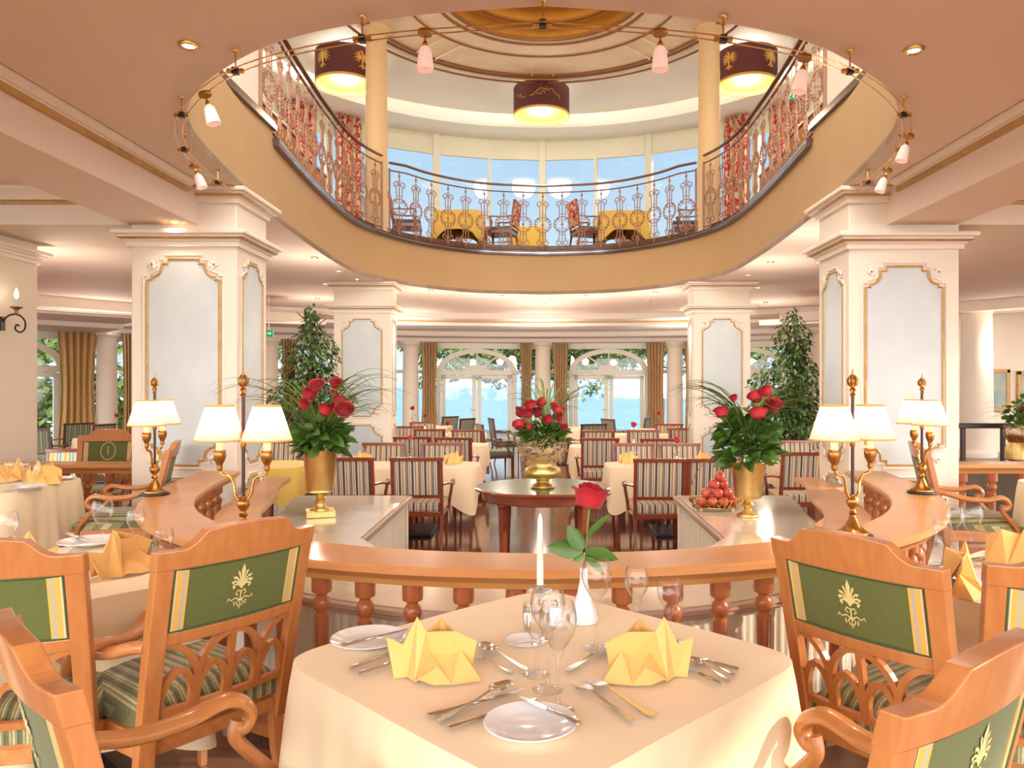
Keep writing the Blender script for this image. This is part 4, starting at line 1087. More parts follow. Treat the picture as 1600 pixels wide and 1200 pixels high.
HT = [(-1.50, 8.55, .80, .40, 'front left hall table', 'peach tablecloth with a hanging corner, front left in the hall'),
      (1.52, 8.55, .82, .40, 'front right hall table', 'peach tablecloth with a hanging corner, front right in the hall'),
      (-1.55, 11.55, .72, .40, 'second left hall table', 'peach tablecloth in the second left hall row beside the aisle'),
      (1.15, 11.3, .75, .40, 'second right hall table', 'peach tablecloth in the second right hall row beside the aisle'),
      (-1.75, 14.2, .70, .40, 'third left hall table', 'distant tablecloth in the third left hall row'),
      (1.95, 14.1, .75, .40, 'third right hall table', 'distant tablecloth in the third right hall row'),
      (.55, 16.2, .5, .45, 'small table beyond the urn', 'distant tablecloth beyond the urn roses'),
      (-2.5, 16.8, .5, .45, 'small table by the left french doors', 'distant tablecloth by the left french doors'),
      (2.25, 15.6, .45, .4, 'small table by the right french doors', 'distant tablecloth by the right french doors'),
      (-3.45, 8.6, .48, .45, 'table behind the two-shade lamp, near the pillar', None),
      (3.2, 9.0, .5, .40, 'table right of the right gold vase', 'sunlit cream tablecloth right of the right gold vase'),
      (-7.4, 13.2, .5, .45, 'table at the green window far left', 'distant tablecloth at the green window far left')]
for i, (x, y, a, b, tl, cl_) in enumerate(HT):
    if cl_ is None: laid('dining table with a yellow cloth between the lamp and the left vase', 'yellow tablecloth seen between the two-shade lamp and the left gold vase', x+.35, y, 0, a, b, 0, .30, 'cloth_yellow', seed=i)
    else: laid(tl+' under its cloth', cl_, x, y, 0, a, b, 0, .27, 'cloth_peach', seed=i)

# round display table in the aisle
rt = thing('round_display_table', 'round green-topped table with gold-lined legs standing in the aisle', 'table', (0.0, 6.72, 0))
part('table_top', MB().lathe([(0, .745), (.57, .745), (.575, .75)], 64), 'tabletop_green', rt, smooth=30)
part('top_edge', MB().lathe([(.575, .722), (.592, .728), (.594, .742), (.578, .7505), (.56, .7505), (.56, .722)], 64), 'mahogany', rt, smooth=30)
part('apron', MB().lathe([(.52, .65), (.525, .645), (.53, .65), (.53, .725), (.50, .725), (.50, .65)], 64), 'mahogany', rt, smooth=30)
m = MB()
for i in range(120):
    a = 2*PI*i/120; m.lathe([(0, -.006), (.006, 0), (0, .006)], 5, (.531*math.cos(a), .531*math.sin(a), .646))
part('brass_beading', m, 'brass', rt)
for a in (PI/4, 3*PI/4, 5*PI/4, 7*PI/4):
    a += .0; x, y = .50*math.cos(a)*.93, .50*math.sin(a)*.93
    lg = part('leg', MB().tube([(x, y, .73), (x, y, .62), (x, y, .60), (x, y, 0)], [.052, .052, .042, .022], 4, up=(math.cos(a), math.sin(a), 0)), 'mahogany', rt)
    m = MB()
    for k in range(4):
        b = k*PI/2
        m.tube([(x+.036*math.cos(b), y+.036*math.sin(b), .59), (x+.019*math.cos(b), y+.019*math.sin(b), .02)], .003, 4)
    part('gold_lines', m, 'brass', lg)
# ================================================================== TWO-SHADE LAMPS
def lamp(label, x, y, rot, e=.7):
    t = thing('candelabra_lamp', label, 'table lamp', (x, y, RAILZ), rot, 'two-shade brass lamps on the balustrade')
    part('base', MB().lathe([(0, 0), (.085, 0), (.088, .006), (.086, .014), (.07, .018), (0, .018)], 32), 'black', t, smooth=30)
    part('bell_foot', MB().lathe([(.07, .017), (.068, .026), (.05, .034), (.036, .05), (.024, .075), (.016, .09), (.013, .10), (0, .10)], 24, wob=.05, k=8), 'oldbrass', t, smooth=50)
    part('collar', MB().lathe([(.010, .098), (.020, .108), (.013, .118), (.010, .125), (.022, .14), (.028, .155), (.026, .17), (.014, .185), (.010, .19)], 16, wob=.1, k=6), 'oldbrass', t, smooth=60)
    part('stem', MB().tube([(0, 0, .12), (0, 0, .64)], .0075, 8), 'bronze', t, smooth=True)
    part('knop', MB().lathe([(.008, .40), (.013, .41), (.010, .425), (.014, .445), (.012, .465), (.008, .475)], 12), 'oldbrass', t, smooth=60)
    m = MB().lathe([(.006, .625), (.014, .632), (.007, .642), (.015, .655), (.006, .668)], 12)
    for k in range(6):
        a = k*PI/3
        m.tube([(0, 0, .665), (.018*math.cos(a), .018*math.sin(a), .682), (.020*math.cos(a), .020*math.sin(a), .70), (.008*math.cos(a), .008*math.sin(a), .722)], [.004, .006, .006, .002], 5)
    m.tube([(0, 0, .66), (0, 0, .70), (0, 0, .752)], [.006, .009, .001], 6)
    part('flame_finial', m, 'oldbrass', t, smooth=60)
    for s in (-1, 1):
        P = catmull([(s*.012, 0, .165), (s*.035, 0, .20), (s*.045, 0, .25), (s*.060, 0, .275), (s*.095, 0, .285), (s*.107, 0, .305)], 5)
        ar = part('arm', MB().tube(P, .0065, 8), 'brass', t, smooth=True)
        part('candle_cup', MB().lathe([(.008, .30), (.013, .312), (.010, .322), (.014, .332), (.023, .352), (.026, .372), (.024, .388), (.018, .392), (0, .392)], 16, (s*.107, 0, 0), wob=.07, k=8), 'oldbrass', ar, smooth=60)
        part('candle_sleeve', MB().lathe([(.0155, .39), (.0155, .475), (0, .475)], 14, (s*.107, 0, 0)), 'wax_warm', ar, smooth=40)
        # pleated shade
        n = 72; v = []; f = []
        rs = [(.104, .435), (.056, .585)]
        for r, z in rs:
            for i in range(n): a = 2*PI*i/n; q = r+(.0026 if i % 2 else -.0020); v.append((s*.107+q*math.cos(a), q*math.sin(a), z))
        for i in range(n): f.append((i, (i+1) % n, n+(i+1) % n, n+i))
        sh = part('lamp_shade', MB().add(v, f), 'shade', t)
        for r, z in rs:
            part('shade_trim', MB().tube([(s*.107+(r+.001)*math.cos(2*PI*i/40), (r+.001)*math.sin(2*PI*i/40), z) for i in range(40)], .0042, 5, closed=True), 'goldband', sh)
        l = bpy.data.lights.new('lamp_bulb', 'POINT'); l.energy = e; l.shadow_soft_size = .02; l.color = (1, .87, .76)
        o = bpy.data.objects.new('lamp_glow', l); col.objects.link(o); o.parent = t; o.location = (s*.107, 0, .515)
lamp('brass lamp with two cream shades side by side, at left behind the green chair', -1.31, 3.36, -.08)
lamp('brass lamp with two overlapping shades in front of the large left pillar', -2.40, 4.75, 1.62)
lamp('brass lamp with two cream shades nearest the front at right', 1.38, 3.42, .42)
lamp('smaller-looking brass lamp with overlapping shades in front of the large right pillar', 2.38, 4.82, -1.6)
# wall sconce
t = thing('wall_sconce', 'black scroll wall sconce with one lit candle bulb on the left wall', 'wall lamp', (-4.735, 6.72, 2.17))
part('scroll_arm', MB().tube(catmull([(.0, 0, .0), (.06, 0, .07), (.14, 0, .08), (.20, 0, .03), (.205, 0, -.04), (.165, 0, -.075), (.12, 0, -.05), (.13, 0, -.01), (.155, 0, -.02)], 5), .008, 6), 'iron', t, smooth=True)
part('wall_plate', MB().box((.0075, 0, 0), (.015, .06, .12)), 'iron', t, bevel=.004)
cu = part('drip_cup', MB().lathe([(.01, .085), (.016, .10), (.012, .115), (.02, .125), (.05, .14), (.052, .146), (.02, .14), (0, .14)], 16, (.13, 0, 0), wob=.06, k=6), 'oldbrass', t, smooth=60)
part('candle', MB().lathe([(.014, .14), (.014, .22), (0, .22)], 12, (.13, 0, 0)), 'wax', t, smooth=40)
part('candle_bulb', MB().lathe([(.008, .22), (.018, .245), (.014, .28), (0, .315)], 12, (.13, 0, 0)), 'bulb', t, smooth=True)

# ================================================================== TABLEWARE
def goblet(h, rb, hb, rf=.036, name='wine_glass', tulip=.82):
    t = thing(name, '', 'wine glass'); zb = h-hb
    out = [(rf, .0), (rf, .002), (rf*.6, .005), (.006, .012), (.0042, .03), (.004, zb*.7), (.0052, zb-.006), (.012, zb+.002)]
    inn = []
    for i in range(1, 10):
        u = i/9; r = rb*math.sin(min(1, u*1.45)*PI/2)**.75 if u < .69 else rb*(1-(1-tulip)*((u-.69)/.31)**1.3)
        out.append((max(r, .012), zb+.004+u*(hb-.004)))
    for r, z in out[:7:-1]: inn.append((r-.0012, z+.0008))
    inn.append((0, zb+.008))
    part('bowl_and_stem', MB().lathe([(0, 0)]+out+inn, 28), 'glass', t, smooth=70)
    return t
# wine in the glasses is absent: the bowls are empty, as in the photo
G = {'big': Stock(goblet(.235, .041, .115)), 'mid': Stock(goblet(.21, .034, .098, .034)), 'small': Stock(goblet(.172, .034, .095, .032, 'water_goblet', .93))}
ZT = PLAT+.7525
def PT(px, py, z=None):
    z = ZT if z is None else z
    d = D_(py, z); return X_(px, d), d
def glass(kind, px, py, lb, z=None, grp='wine glasses', sc_=None):
    x, y = PT(px, py, z); G[kind].put((x, y, (ZT if z is None else z)+.0005), 0, lb, grp, sc_)
glass('big', 932, 1014, 'large wine glass in front of the white bud vase, with the rose behind it')
glass('mid', 995, 1008, 'middle wine glass of the three standing behind the right napkin')
glass('small', 1046, 1004, 'short goblet at the right end of the row behind the right napkin')
glass('big', 872, 1112, 'nearest wine glass, its foot beside the front bread plate')
glass('big', 856, 1078, 'tall wine glass just behind the nearest one, in front of the candle')
glass('small', 838, 1055, 'goblet behind the two central wine glasses, left of them')
glass('big', 160, 872, 'large wine glass at the back of the near left table', grp='glasses on the left table')
glass('mid', 212, 880, 'narrower wine glass in the middle of the near left table row', grp='glasses on the left table')
glass('small', 256, 900, 'goblet just behind the post of the left green armchair', grp='glasses on the left table')
glass('big', 10, 900, 'large wine glass cut by the left edge above a napkin', grp='glasses on the left table')
glass('big', 1518, 884, 'large wine glass on the near right table, in front of the other two', grp='glasses on the right table')
glass('mid', 1492, 872, 'wine glass between the two others on the near right table', grp='glasses on the right table')
glass('small', 1472, 878, 'goblet at the left of the three on the near right table', grp='glasses on the right table')
for px, py, k, lb in ((13, 768, 'mid', 'wine glass at the left edge on the table by the sconce wall'), (37, 768, 'mid', 'middle glass on the table by the sconce wall'), (57, 766, 'small', 'rightmost glass on the table by the sconce wall')):
    glass(k, px, py, lb, grp='glasses on the sconce wall table')
def plate_proto(name, r):
    t = thing(name, '', 'plate')
    part('plate_body', MB().lathe([(0, .0), (r*.55, .0), (r*.6, .003), (r*.72, .006), (r*.97, .015), (r, .017), (r*.985, .019), (r*.72, .010), (r*.6, .006), (0, .0055)], 48), 'porcelain', t, smooth=60)
    return t
bp = Stock(plate_proto('bread_plate', .096))
def plate(px, py, lb, z=None, s=None, grp='white bread plates'):
    x, y = PT(px, py, z); bp.put((x, y, ZT+.001), 0, lb, grp, s)
plate(829, 1140, 'white bread plate nearest the camera with a knife across it')
plate(576, 1006, 'white bread plate at the left corner of the front table, knife on it', s=1.06)
plate(822, 1006, 'small white saucer in the middle of the front table by the candle', s=.6)
plate(140, 852, 'white bread plate at the back of the near left table', s=1.3)
plate(45, 764, 'white plate on the table by the sconce wall, under the napkins', s=1.2)
plate(100, 749, 'white plate at the right end of the table by the sconce wall', s=.9)
plate(1500, 905, 'white bread plate on the near right table under the napkin', s=1.1)
plate(1585, 880, 'white bread plate at the right edge on the near right table', s=1.1)
# cutlery (length along +Y, tip at +)
def flat(outline, z, th, mapz=None):
    m = MB(); n = len(outline); v = []
    for zz in (0, th):
        for x, y in outline: v.append((x, y, z+zz+(mapz(y) if mapz else 0)))
    f = [(i, (i+1) % n, n+(i+1) % n, n+i) for i in range(n)]
    tri = tessellate_polygon([[Vector((x, y, 0)) for x, y in outline]])
    f += [tuple(t) for t in tri]+[tuple(i+n for i in t) for t in tri]
    return m.add(v, f)
def knife_proto():
    t = thing('table_knife', '', 'knife')
    part('handle', MB().tube([(0, -.11, .006), (0, -.105, .006), (0, -.06, .006), (0, -.005, .006), (0, 0, .006)], [.005, .0085, .0068, .0055, .003], 8, ry=.0045), 'silver', t, smooth=50)
    part('blade', flat([(-.0045, -.002), (.005, -.002), (.008, .02), (.0088, .07), (.006, .095), (.0, .108), (-.004, .10), (-.0065, .02)], .005, .0014), 'chrome', t)
    return t
def handle2d(w=.0045):
    return [(w*.5, .0), (w*.55, -.05), (w*1.2, -.10), (w*1.9, -.118), (w*1.2, -.128), (0, -.131), (-w*1.2, -.128), (-w*1.9, -.118), (-w*1.2, -.10), (-w*.55, -.05), (-w*.5, .0)]
def arch(y): return .010*math.exp(-((y+.01)/.035)**2)+.002
def fork_proto():
    t = thing('table_fork', '', 'fork')
    part('handle', flat(handle2d(), .0, .0022, arch), 'silver', t, smooth=60)
    ol = [(.002, -.002), (.011, .018), (.0125, .032)]
    for k in range(4):
        x1 = .0125-k*.0067; ol += [(x1, .066-.003*abs(k-1.5)), (x1-.0032, .066-.003*abs(k-1.5)), (x1-.0034, .034)]
        if k < 3: ol += [(x1-.0062, .034)]
    ol += [(-.0125, .032), (-.011, .018), (-.002, -.002)]
    part('tines', flat(ol, .0, .0018, lambda y: arch(y)+.006*math.sin(max(0, min(1, (y)/.07))*PI)*.5), 'silver', t)
    return t
def spoon_proto():
    t = thing('table_spoon', '', 'spoon')
    part('handle', flat(handle2d(), .0, .0022, arch), 'silver', t, smooth=60)
    m = MB(); v = []; f = []; n = 20; R = [0, .35, .7, .92, 1]
    for r in R:
        for i in range(n):
            a = 2*PI*i/n; v.append((.0195*r*math.cos(a)*(1-.12*math.sin(a)), .030+.032*r*math.sin(a), .003+.0085*r**2.2))
    for j in range(len(R)-1):
        for i in range(n): p = j*n+i; q = j*n+(i+1) % n; f.append((p, q, q+n, p+n))
    part('bowl', m.add(v, f), 'silver', t, smooth=80, solid=.0012)
    return t
KN, FK, SN = Stock(knife_proto()), Stock(fork_proto()), Stock(spoon_proto())
def cut(st, butt, tip, lb, grp, dz=0, L0=.24, z=None):
    a = PT(*butt, z); b = PT(*tip, z); dx, dy = b[0]-a[0], b[1]-a[1]; L = math.hypot(dx, dy)
    s = max(.6, min(1.2, L/L0)); o_ = .131*s if st is not KN else .11*s
    x, y = a[0]+dx/L*o_, a[1]+dy/L*o_
    st.put((x, y, ZT+.0008+dz), math.atan2(dy, dx)-PI/2, lb, grp, (s, s, 1))
cg = 'cutlery on the front table'
cut(KN, (668, 1122), (822, 1080), 'knife farthest from the front plate, in the group left of the centre', cg, .0, .22)
cut(SN, (690, 1134), (803, 1076), 'large spoon lying across the knives left of the front plate', cg, .010, .19)
cut(FK, (683, 1130), (775, 1090), 'fork half hidden under the large spoon left of the centre', cg, .0, .2)
cut(KN, (700, 1142), (840, 1095), 'knife with its tip touching the front bread plate', cg, .0, .22)
cut(KN, (908, 1150), (806, 1104), 'butter knife resting across the front bread plate', cg, .018, .22)
cut(FK, (990, 1132), (878, 1058), 'fork pointing at the central glasses, nearer one', cg, .004, .2)
cut(FK, (1022, 1122), (906, 1058), 'fork pointing at the central glasses, in front of the right napkin', cg, .0, .2)
cut(FK, (968, 1112), (900, 1076), 'small fork tucked beneath the two larger forks', cg, .0, .2)
cut(KN, (533, 1023), (640, 996), 'knife lying on the left bread plate', cg, .018, .22)
cut(KN, (547, 1048), (640, 1012), 'knife half under the left napkin, upper one', cg, .0, .22)
cut(KN, (560, 1057), (650, 1024), 'knife half under the left napkin, lower one', cg, .0, .22)
cut(SN, (824, 1053), (752, 1014), 'dessert spoon in the middle behind the left napkin', cg, .006, .19)
cut(FK, (800, 1054), (741, 1028), 'dessert fork beside the dessert spoon', cg, .0, .2)
cut(FK, (885, 1048), (946, 1020), 'fork behind the central glasses, upper one', cg, .0, .2)
cut(FK, (884, 1054), (960, 1016), 'fork behind the central glasses, lower one', cg, .004, .2)
cut(KN, (1154, 1050), (1080, 1030), 'topmost knife fanned out right of the right napkin', cg, .0, .22)
cut(FK, (1150, 1058), (1085, 1030), 'fork fanned out right of the right napkin', cg, .0, .2)
cut(SN, (1141, 1066), (1080, 1034), 'spoon handle fanned out right of the right napkin', cg, .0, .19)
cut(KN, (1126, 1072), (1060, 1042), 'lowest knife fanned out right of the right napkin', cg, .0, .22)
cl2 = 'cutlery on the near left table'
cut(KN, (100, 842), (180, 862), 'knife on the white plate of the near left table', cl2, .02, .22)
cut(FK, (90, 872), (128, 858), 'fork on the near left table, left of the plate', cl2, .0, .2)
cut(SN, (262, 898), (222, 876), 'spoon on the near left table beside the armchair post', cl2, .0, .19)
cl3 = 'cutlery on the near right table'
cut(KN, (1500, 880), (1560, 868), 'dark-looking knife behind the napkin on the near right table', cl3, .0, .22)
cut(FK, (1590, 858), (1540, 866), 'fork behind the napkins on the near right table', cl3, .0, .2)
# folded napkins: a crown of folded points
def napkin_proto(mir):
    t = thing('folded_napkin', '', 'napkin')
    P = dict(A=(-.024, 0, .142), B=(-.10, .01, .088), C=(-.078, -.012, 0), C2=(-.048, -.004, 0), E=(-.058, 0, .075), D=(-.024, -.036, 0), M=(-.004, -.004, .108), G=(.027, .050, .125), F=(.068, 0, .108), N=(.004, .022, .05), O=(.056, .022, .047),
             P=(.078, .012, .06), I=(.132, -.03, 0), J=(.065, -.056, .002), K=(.022, -.062, .003), L=(-.016, -.046, .010), Q=(.030, -.034, .034), R=(0, .062, 0), S=(.082, .06, 0), T=(-.062, .05, 0), U=(.118, .0, .085), W=(.10, .03, 0))
    def build(nm_, faces):
        ks = sorted({k for f_ in faces for k in f_}); m = MB()
        m.add([((-P[k][0] if mir else P[k][0]), P[k][1], P[k][2]) for k in ks], [tuple(ks.index(k) for k in f_) for f_ in faces])
        part(nm_, m, 'napkin', t, solid=.003)
    build('left_petal', [('B', 'C', 'C2', 'E'), ('B', 'E', 'T')])
    build('centre_fold', [('A', 'E', 'C2', 'D'), ('A', 'D', 'N', 'M'), ('A', 'M', 'G', 'R'), ('A', 'R', 'T', 'E')])
    build('cup_fold', [('M', 'N', 'O', 'F'), ('G', 'F', 'S', 'R'), ('M', 'G', 'F')][:2])
    build('right_fold', [('F', 'O', 'P'), ('P', 'O', 'J', 'I'), ('F', 'P', 'U'), ('U', 'P', 'I', 'W')])
    build('front_flap', [('D', 'L', 'Q', 'N'), ('Q', 'L', 'K', 'J'), ('N', 'Q', 'J', 'O')])
    return t
NK = [Stock(napkin_proto(False)), Stock(napkin_proto(True))]
def napkin(k, px, py, rz, lb, s=1, z=None, grp='folded yellow napkins'):
    x, y = PT(px, py, z); NK[k].put((x, y, ZT+.002), rz, lb, grp, s)
napkin(0, 668, 1058, 0, 'yellow napkin folded into points, at left on the front table', 1.0)
napkin(1, 1022, 1058, .1, 'yellow napkin folded into points, at right on the front table', 1.0)
napkin(0, 188, 898, 1.2, 'yellow folded napkin on the near left table beside the armchair', 1.2)
napkin(1, 30, 905, .4, 'yellow folded napkin at the left edge below a glass', 1.2)
napkin(1, 1508, 922, 1.0, 'sunlit yellow folded napkin on the near right table', 1.15)
napkin(0, 1592, 886, 2.0, 'yellow folded napkin cut by the right edge', 1.15)
napkin(0, 66, 756, 0, 'yellow folded napkin on the table by the sconce wall, right one', 1.2)
napkin(1, 22, 752, 1, 'yellow folded napkin on the table by the sconce wall, left one', 1.2)
# candle, cruets, bud vase
x, y = PT(844, 958)
t = thing('candle_holder', 'chrome candle holder with a white scalloped dish behind the central glasses', 'candle holder', (x, y, ZT))
part('stand', MB().lathe([(0, 0), (.03, 0), (.03, .004), (.006, .01), (.005, .045), (.014, .055), (.016, .085), (.011, .086), (0, .08)], 24), 'chrome', t, smooth=50)
part('drip_dish', MB().lathe([(.012, .062), (.030, .064), (.037, .070), (.030, .067), (.012, .065)], 40, wob=.06, k=10), 'porcelain', t, smooth=60)
tag(part('candle', MB().lathe([(0, 0), (.0105, 0), (.0100, .12), (.0075, .20), (.004, .215), (0, .222)], 16), 'wax', None, smooth=40, loc=(x, y, ZT+.087)), 'tall white taper candle standing behind the central wine glasses', 'candle')
for px, py, lb in ((824, 985, 'slim chrome salt shaker left of the candle'), (868, 975, 'ribbed chrome pepper shaker right of the candle')):
    x, y = PT(px, py); t = thing('shaker', lb, 'shaker', (x, y, ZT), 0, 'salt and pepper')
    r = .010 if px < 850 else .016
    part('body', MB().lathe([(0, 0), (r*1.1, 0), (r, .005), (r, .05), (r*.9, .052), (0, .052)], 24, wob=.05, k=12), 'silver', t, smooth=40)
    part('cap', MB().lathe([(r*.95, .052), (r*1.02, .056), (r*.9, .068), (0, .07)], 20), 'chrome', t, smooth=40)
x, y = PT(912, 972)
tag(part('bud_vase', MB().lathe([(0, 0), (.040, 0), (.044, .006), (.043, .02), (.034, .045), (.02, .085), (.0125, .12), (.011, .155), (.0125, .162), (.010, .162), (.009, .12), (0, .03)], 32), 'porcelain', None, smooth=60, loc=(x, y, ZT)), 'slender white bud vase with one red rose on the front table', 'vase')
BUD = (x, y)
x, y = PT(18, 882)
t = thing('cruet_stand', 'small chrome cruet stand with a loop handle at the left edge', 'cruet stand', (x, y, ZT))
part('tray', MB().lathe([(0, 0), (.04, 0), (.042, .01), (.038, .01), (0, .004)], 24), 'chrome', t, smooth=40)
part('loop_handle', MB().tube([(-.016, 0, .004), (-.016, 0, .08), (-.010, 0, .095), (0, 0, .10), (.010, 0, .095), (.016, 0, .08), (.016, 0, .004)], .0025, 6), 'chrome', t, smooth=True)
for s in (-1, 1): part('jar', MB().lathe([(0, .004), (.014, .004), (.015, .04), (.010, .05), (0, .05)], 16, (s*.0, s*.022, 0)), 'glass', t, smooth=40)

# ================================================================== FLOWERS
def bloom_mb(r, seed=0):
    rnd = random.Random(seed); m = MB()
    m.lathe([(0, -.45*r), (.5*r, -.3*r), (.62*r, 0), (.5*r, .3*r), (0, .42*r)], 10)
    for ring, (n, R, tilt, hz) in enumerate([(3, .30, .15, .50), (5, .52, .35, .46), (6, .78, .6, .36), (7, 1.0, .95, .22)]):
        for k in range(n):
            a = 2*PI*k/n+ring*.5+rnd.uniform(-.15, .15); v = []; f = []
            for j in range(4):
                u = j/3
                for i in range(5):
                    w_ = (i/2-1); wa = a+w_*(PI/n)*1.25*(1-.15*u)
                    rad = r*(R*(.62+.38*u**(1-tilt*.4)))*(1-.06*abs(w_)); z = -.4*r+(hz*r+.55*r)*(math.sin(u*PI/2*(1.0+.12*tilt)))-(.10*r*abs(w_)**2*u)
                    rad += .12*r*tilt*u**3
                    v.append((rad*math.cos(wa), rad*math.sin(wa), z))
            for j in range(3):
                for i in range(4): p = j*5+i; f.append((p, p+1, p+6, p+5))
            m.add(v, f)
    return m
def leaf_mb(L, w_, bend=.2):
    m = MB(); v = []; f = []
    for i in range(6):
        u = i/5; ww = w_*math.sin(PI*min(1, u*.93+.07))**.8*(1-.2*u); z = -bend*L*u*u
        v += [(-ww/2, L*u, z+.12*ww), (0, L*u, z-.06*ww), (ww/2, L*u, z+.12*ww)]
    for i in range(5):
        p = i*3; f += [(p, p+1, p+4, p+3), (p+1, p+2, p+5, p+4)]
    return m.add(v, f)
def orient(dx, dy, tilt): return Matrix.Rotation(math.atan2(dy, dx)-PI/2, 4, 'Z') @ Matrix.Rotation(tilt, 4, 'X')
rose_me = {}
def rose(label, base, head, r, grp=None, m='red', leaves=0, tiltv=None, seed=0, name='rose', leafscale=1):
    base = Vector(base); head = Vector(head)
    t = thing(name, label, 'rose', tuple(base), 0, grp); h = head-base
    st = part('stem', MB().tube(catmull([(0, 0, 0), (h.x*.35, h.y*.35, h.z*.5), tuple(h)], 4), .0028, 5), 'grass', t, smooth=True)
    key = (round(r, 3), m, seed % 3)
    if key not in rose_me:
        o = part('bloom', bloom_mb(r, seed), m, t, smooth=60); rose_me[key] = o.data
    else: o = bpy.data.objects.new('bloom', rose_me[key]); col.objects.link(o); o.parent = t
    o.location = h; o.scale = (1, 1, 1.25); tv = tiltv or (random.uniform(-.5, .5), random.uniform(.1, .9)); o.rotation_euler = (tv[1]+.0, tv[0], random.uniform(0, 6))
    q = part('sepals', MB().lathe([(.003, -.012), (r*.35, -.0), (r*.2, .01)], 8), 'leaf', t); q.location = h+Vector((0, 0, -r*.42))
    for k in range(leaves):
        u = .35+.45*k/max(1, leaves); p = h*u; a = k*2.4+seed
        o = part('leaf', MB().merge(leaf_mb(.06*leafscale, .04*leafscale), Matrix.Rotation(a, 4, 'Z') @ Matrix.Rotation(.3, 4, 'X')), 'leaf', t, smooth=60); o.location = p
    return t
# the single rose on the front table
bx, by = BUD
rose('single deep red rose in the white bud vase on the front table', (bx, by, ZT+.03), (bx+.018, by+.0, 1.290), .056, tiltv=(.1, .25), seed=2)
rs = bpy.data.objects['rose']
for (dx, dz, ang, L, W) in ((-.004, .185, 175, .105, .062), (.004, .178, -8, .10, .058), (.0, .190, 128, .085, .058), (.0, .175, 215, .04, .03), (.010, .225, 48, .10, .026), (.004, .165, -38, .075, .03)):
    o = part('leaf', MB().merge(leaf_mb(L, W, .12), Matrix.Rotation(-math.radians(ang), 4, 'Y') @ Matrix.Rotation(-PI/2, 4, 'Z') @ Matrix.Rotation(-1.15, 4, 'Y')), 'leaf', rs, smooth=60); o.location = (dx, -.012, dz)
def blade_tuft(label, x, y, z, specs, m='grass', name='ornamental_grass', w_=.009, grp=None):
    """arching grass: specs = (azimuth, length, lift)"""
    t = thing(name, label, 'grass', (x, y, z), 0, grp)
    mb = MB()
    for az, L, lift in specs:
        n = 12; v = []; f = []; px = pz = 0; th = lift
        dx, dy = math.cos(az), math.sin(az); pts = []
        for i in range(n+1):
            pts.append((px, pz)); ds = L/n
            px += ds*math.cos(th); pz += ds*math.sin(th); th -= (lift+.9)/n*(.35+1.3*(i/n))
        for i, (a, b) in enumerate(pts):
            ww = w_*1.35*(1-(i/n)**2*.85)/2
            v += [(a*dx-dy*ww, a*dy+dx*ww, b), (a*dx, a*dy, b-ww*.5), (a*dx+dy*ww, a*dy-dx*ww, b)]
        for i in range(n): p = i*3; f += [(p, p+1, p+4, p+3), (p+1, p+2, p+5, p+4)]
        mb.add(v, f)
    part('blades', mb, m, t, smooth=60)
    return t
def leafy(label, x, y, z, rx, ry_, rz_, n, L, m='leaf', name='foliage_bunch', cat='foliage', seed=1):
    rnd = random.Random(seed); t = thing(name, label, cat, (x, y, z)); mb = MB(); st = MB()
    for i in range(n):
        a = rnd.uniform(0, 2*PI); u = rnd.uniform(-.6, 1); r = math.sqrt(max(0, 1-u*u))*rnd.uniform(.45, 1)
        p = Vector((rx*r*math.cos(a), ry_*r*math.sin(a), rz_*u*rnd.uniform(.6, 1)+rz_*.5))
        l = L*rnd.uniform(.7, 1.2)
        mb.merge(leaf_mb(l, l*.62, .25), Matrix.Translation(p) @ Matrix.Rotation(a-PI/2+rnd.uniform(-.6, .6), 4, 'Z') @ Matrix.Rotation(rnd.uniform(-.5, .9), 4, 'X') @ Matrix.Rotation(rnd.uniform(-1.1, 1.1), 4, 'Y'))
        if i % 4 == 0: st.tube([(0, 0, -.05), p*.5, p], .0022, 4)
    part('leaves', mb, m, t, smooth=60); part('stems', st, 'grass', t)
    return t
# left gold vase
VZ = BZ+.0005
lx, ly = -1.60, 5.52
t = thing('gold_vase', 'tall gold bucket vase on a square foot, on the left buffet wing', 'vase', (lx, ly, VZ))
part('foot', MB().box((0, 0, .022), (.20, .20, .044), .35), 'gold', t, bevel=.004)
part('stem', MB().lathe([(.075, .044), (.072, .052), (.045, .065), (.03, .085), (.034, .10), (.044, .115), (.034, .13), (.024, .14), (.034, .155), (.07, .165)], 32), 'gold', t, smooth=60)
part('bucket', MB().lathe([(.03, .165), (.088, .17), (.095, .178), (.092, .19), (.096, .20), (.118, .47), (.121, .475), (.113, .475), (.09, .21), (0, .20)], 40), 'gold', t, smooth=50)
leafy('glossy green foliage bunch under the roses in the left gold vase', lx, ly, VZ+.47, .16, .15, .15, 150, .125, 'leaf', seed=4)
blade_tuft('long arching grass blades among the left vase roses', lx, ly, VZ+.47, [(random.Random(i).uniform(-.9, .9) if i % 3 else random.Random(i).uniform(2.2, 4), random.Random(i+50).uniform(.6, 1.05), random.Random(i+90).uniform(1.05, 1.5)) for i in range(46)], 'grass', w_=.017)
ph = [(495, 603, .045), (525, 600, .045), (484, 616, .055), (475, 632, .042), (509, 642, .052), (530, 632, .048), (538, 642, .055), (522, 616, .03)]
nm = ['top left rose in the left gold vase', 'top right rose in the left gold vase', 'large rose at the upper left of the left vase bunch', 'rose at the left edge of the left vase bunch', 'lower middle rose of the left vase bunch', 'rose at the upper right of the pair on the right, left vase', 'rose at the right edge of the left vase bunch', 'small dark rosebud between the left vase roses']
for i, (px, py, r) in enumerate(ph):
    d = 5.34+.05*(i % 3); rose(nm[i], (lx, ly, VZ+.44), (X_(px, d), d, Z_(py, d)), r*1.2, 'roses in the left gold vase', seed=i)
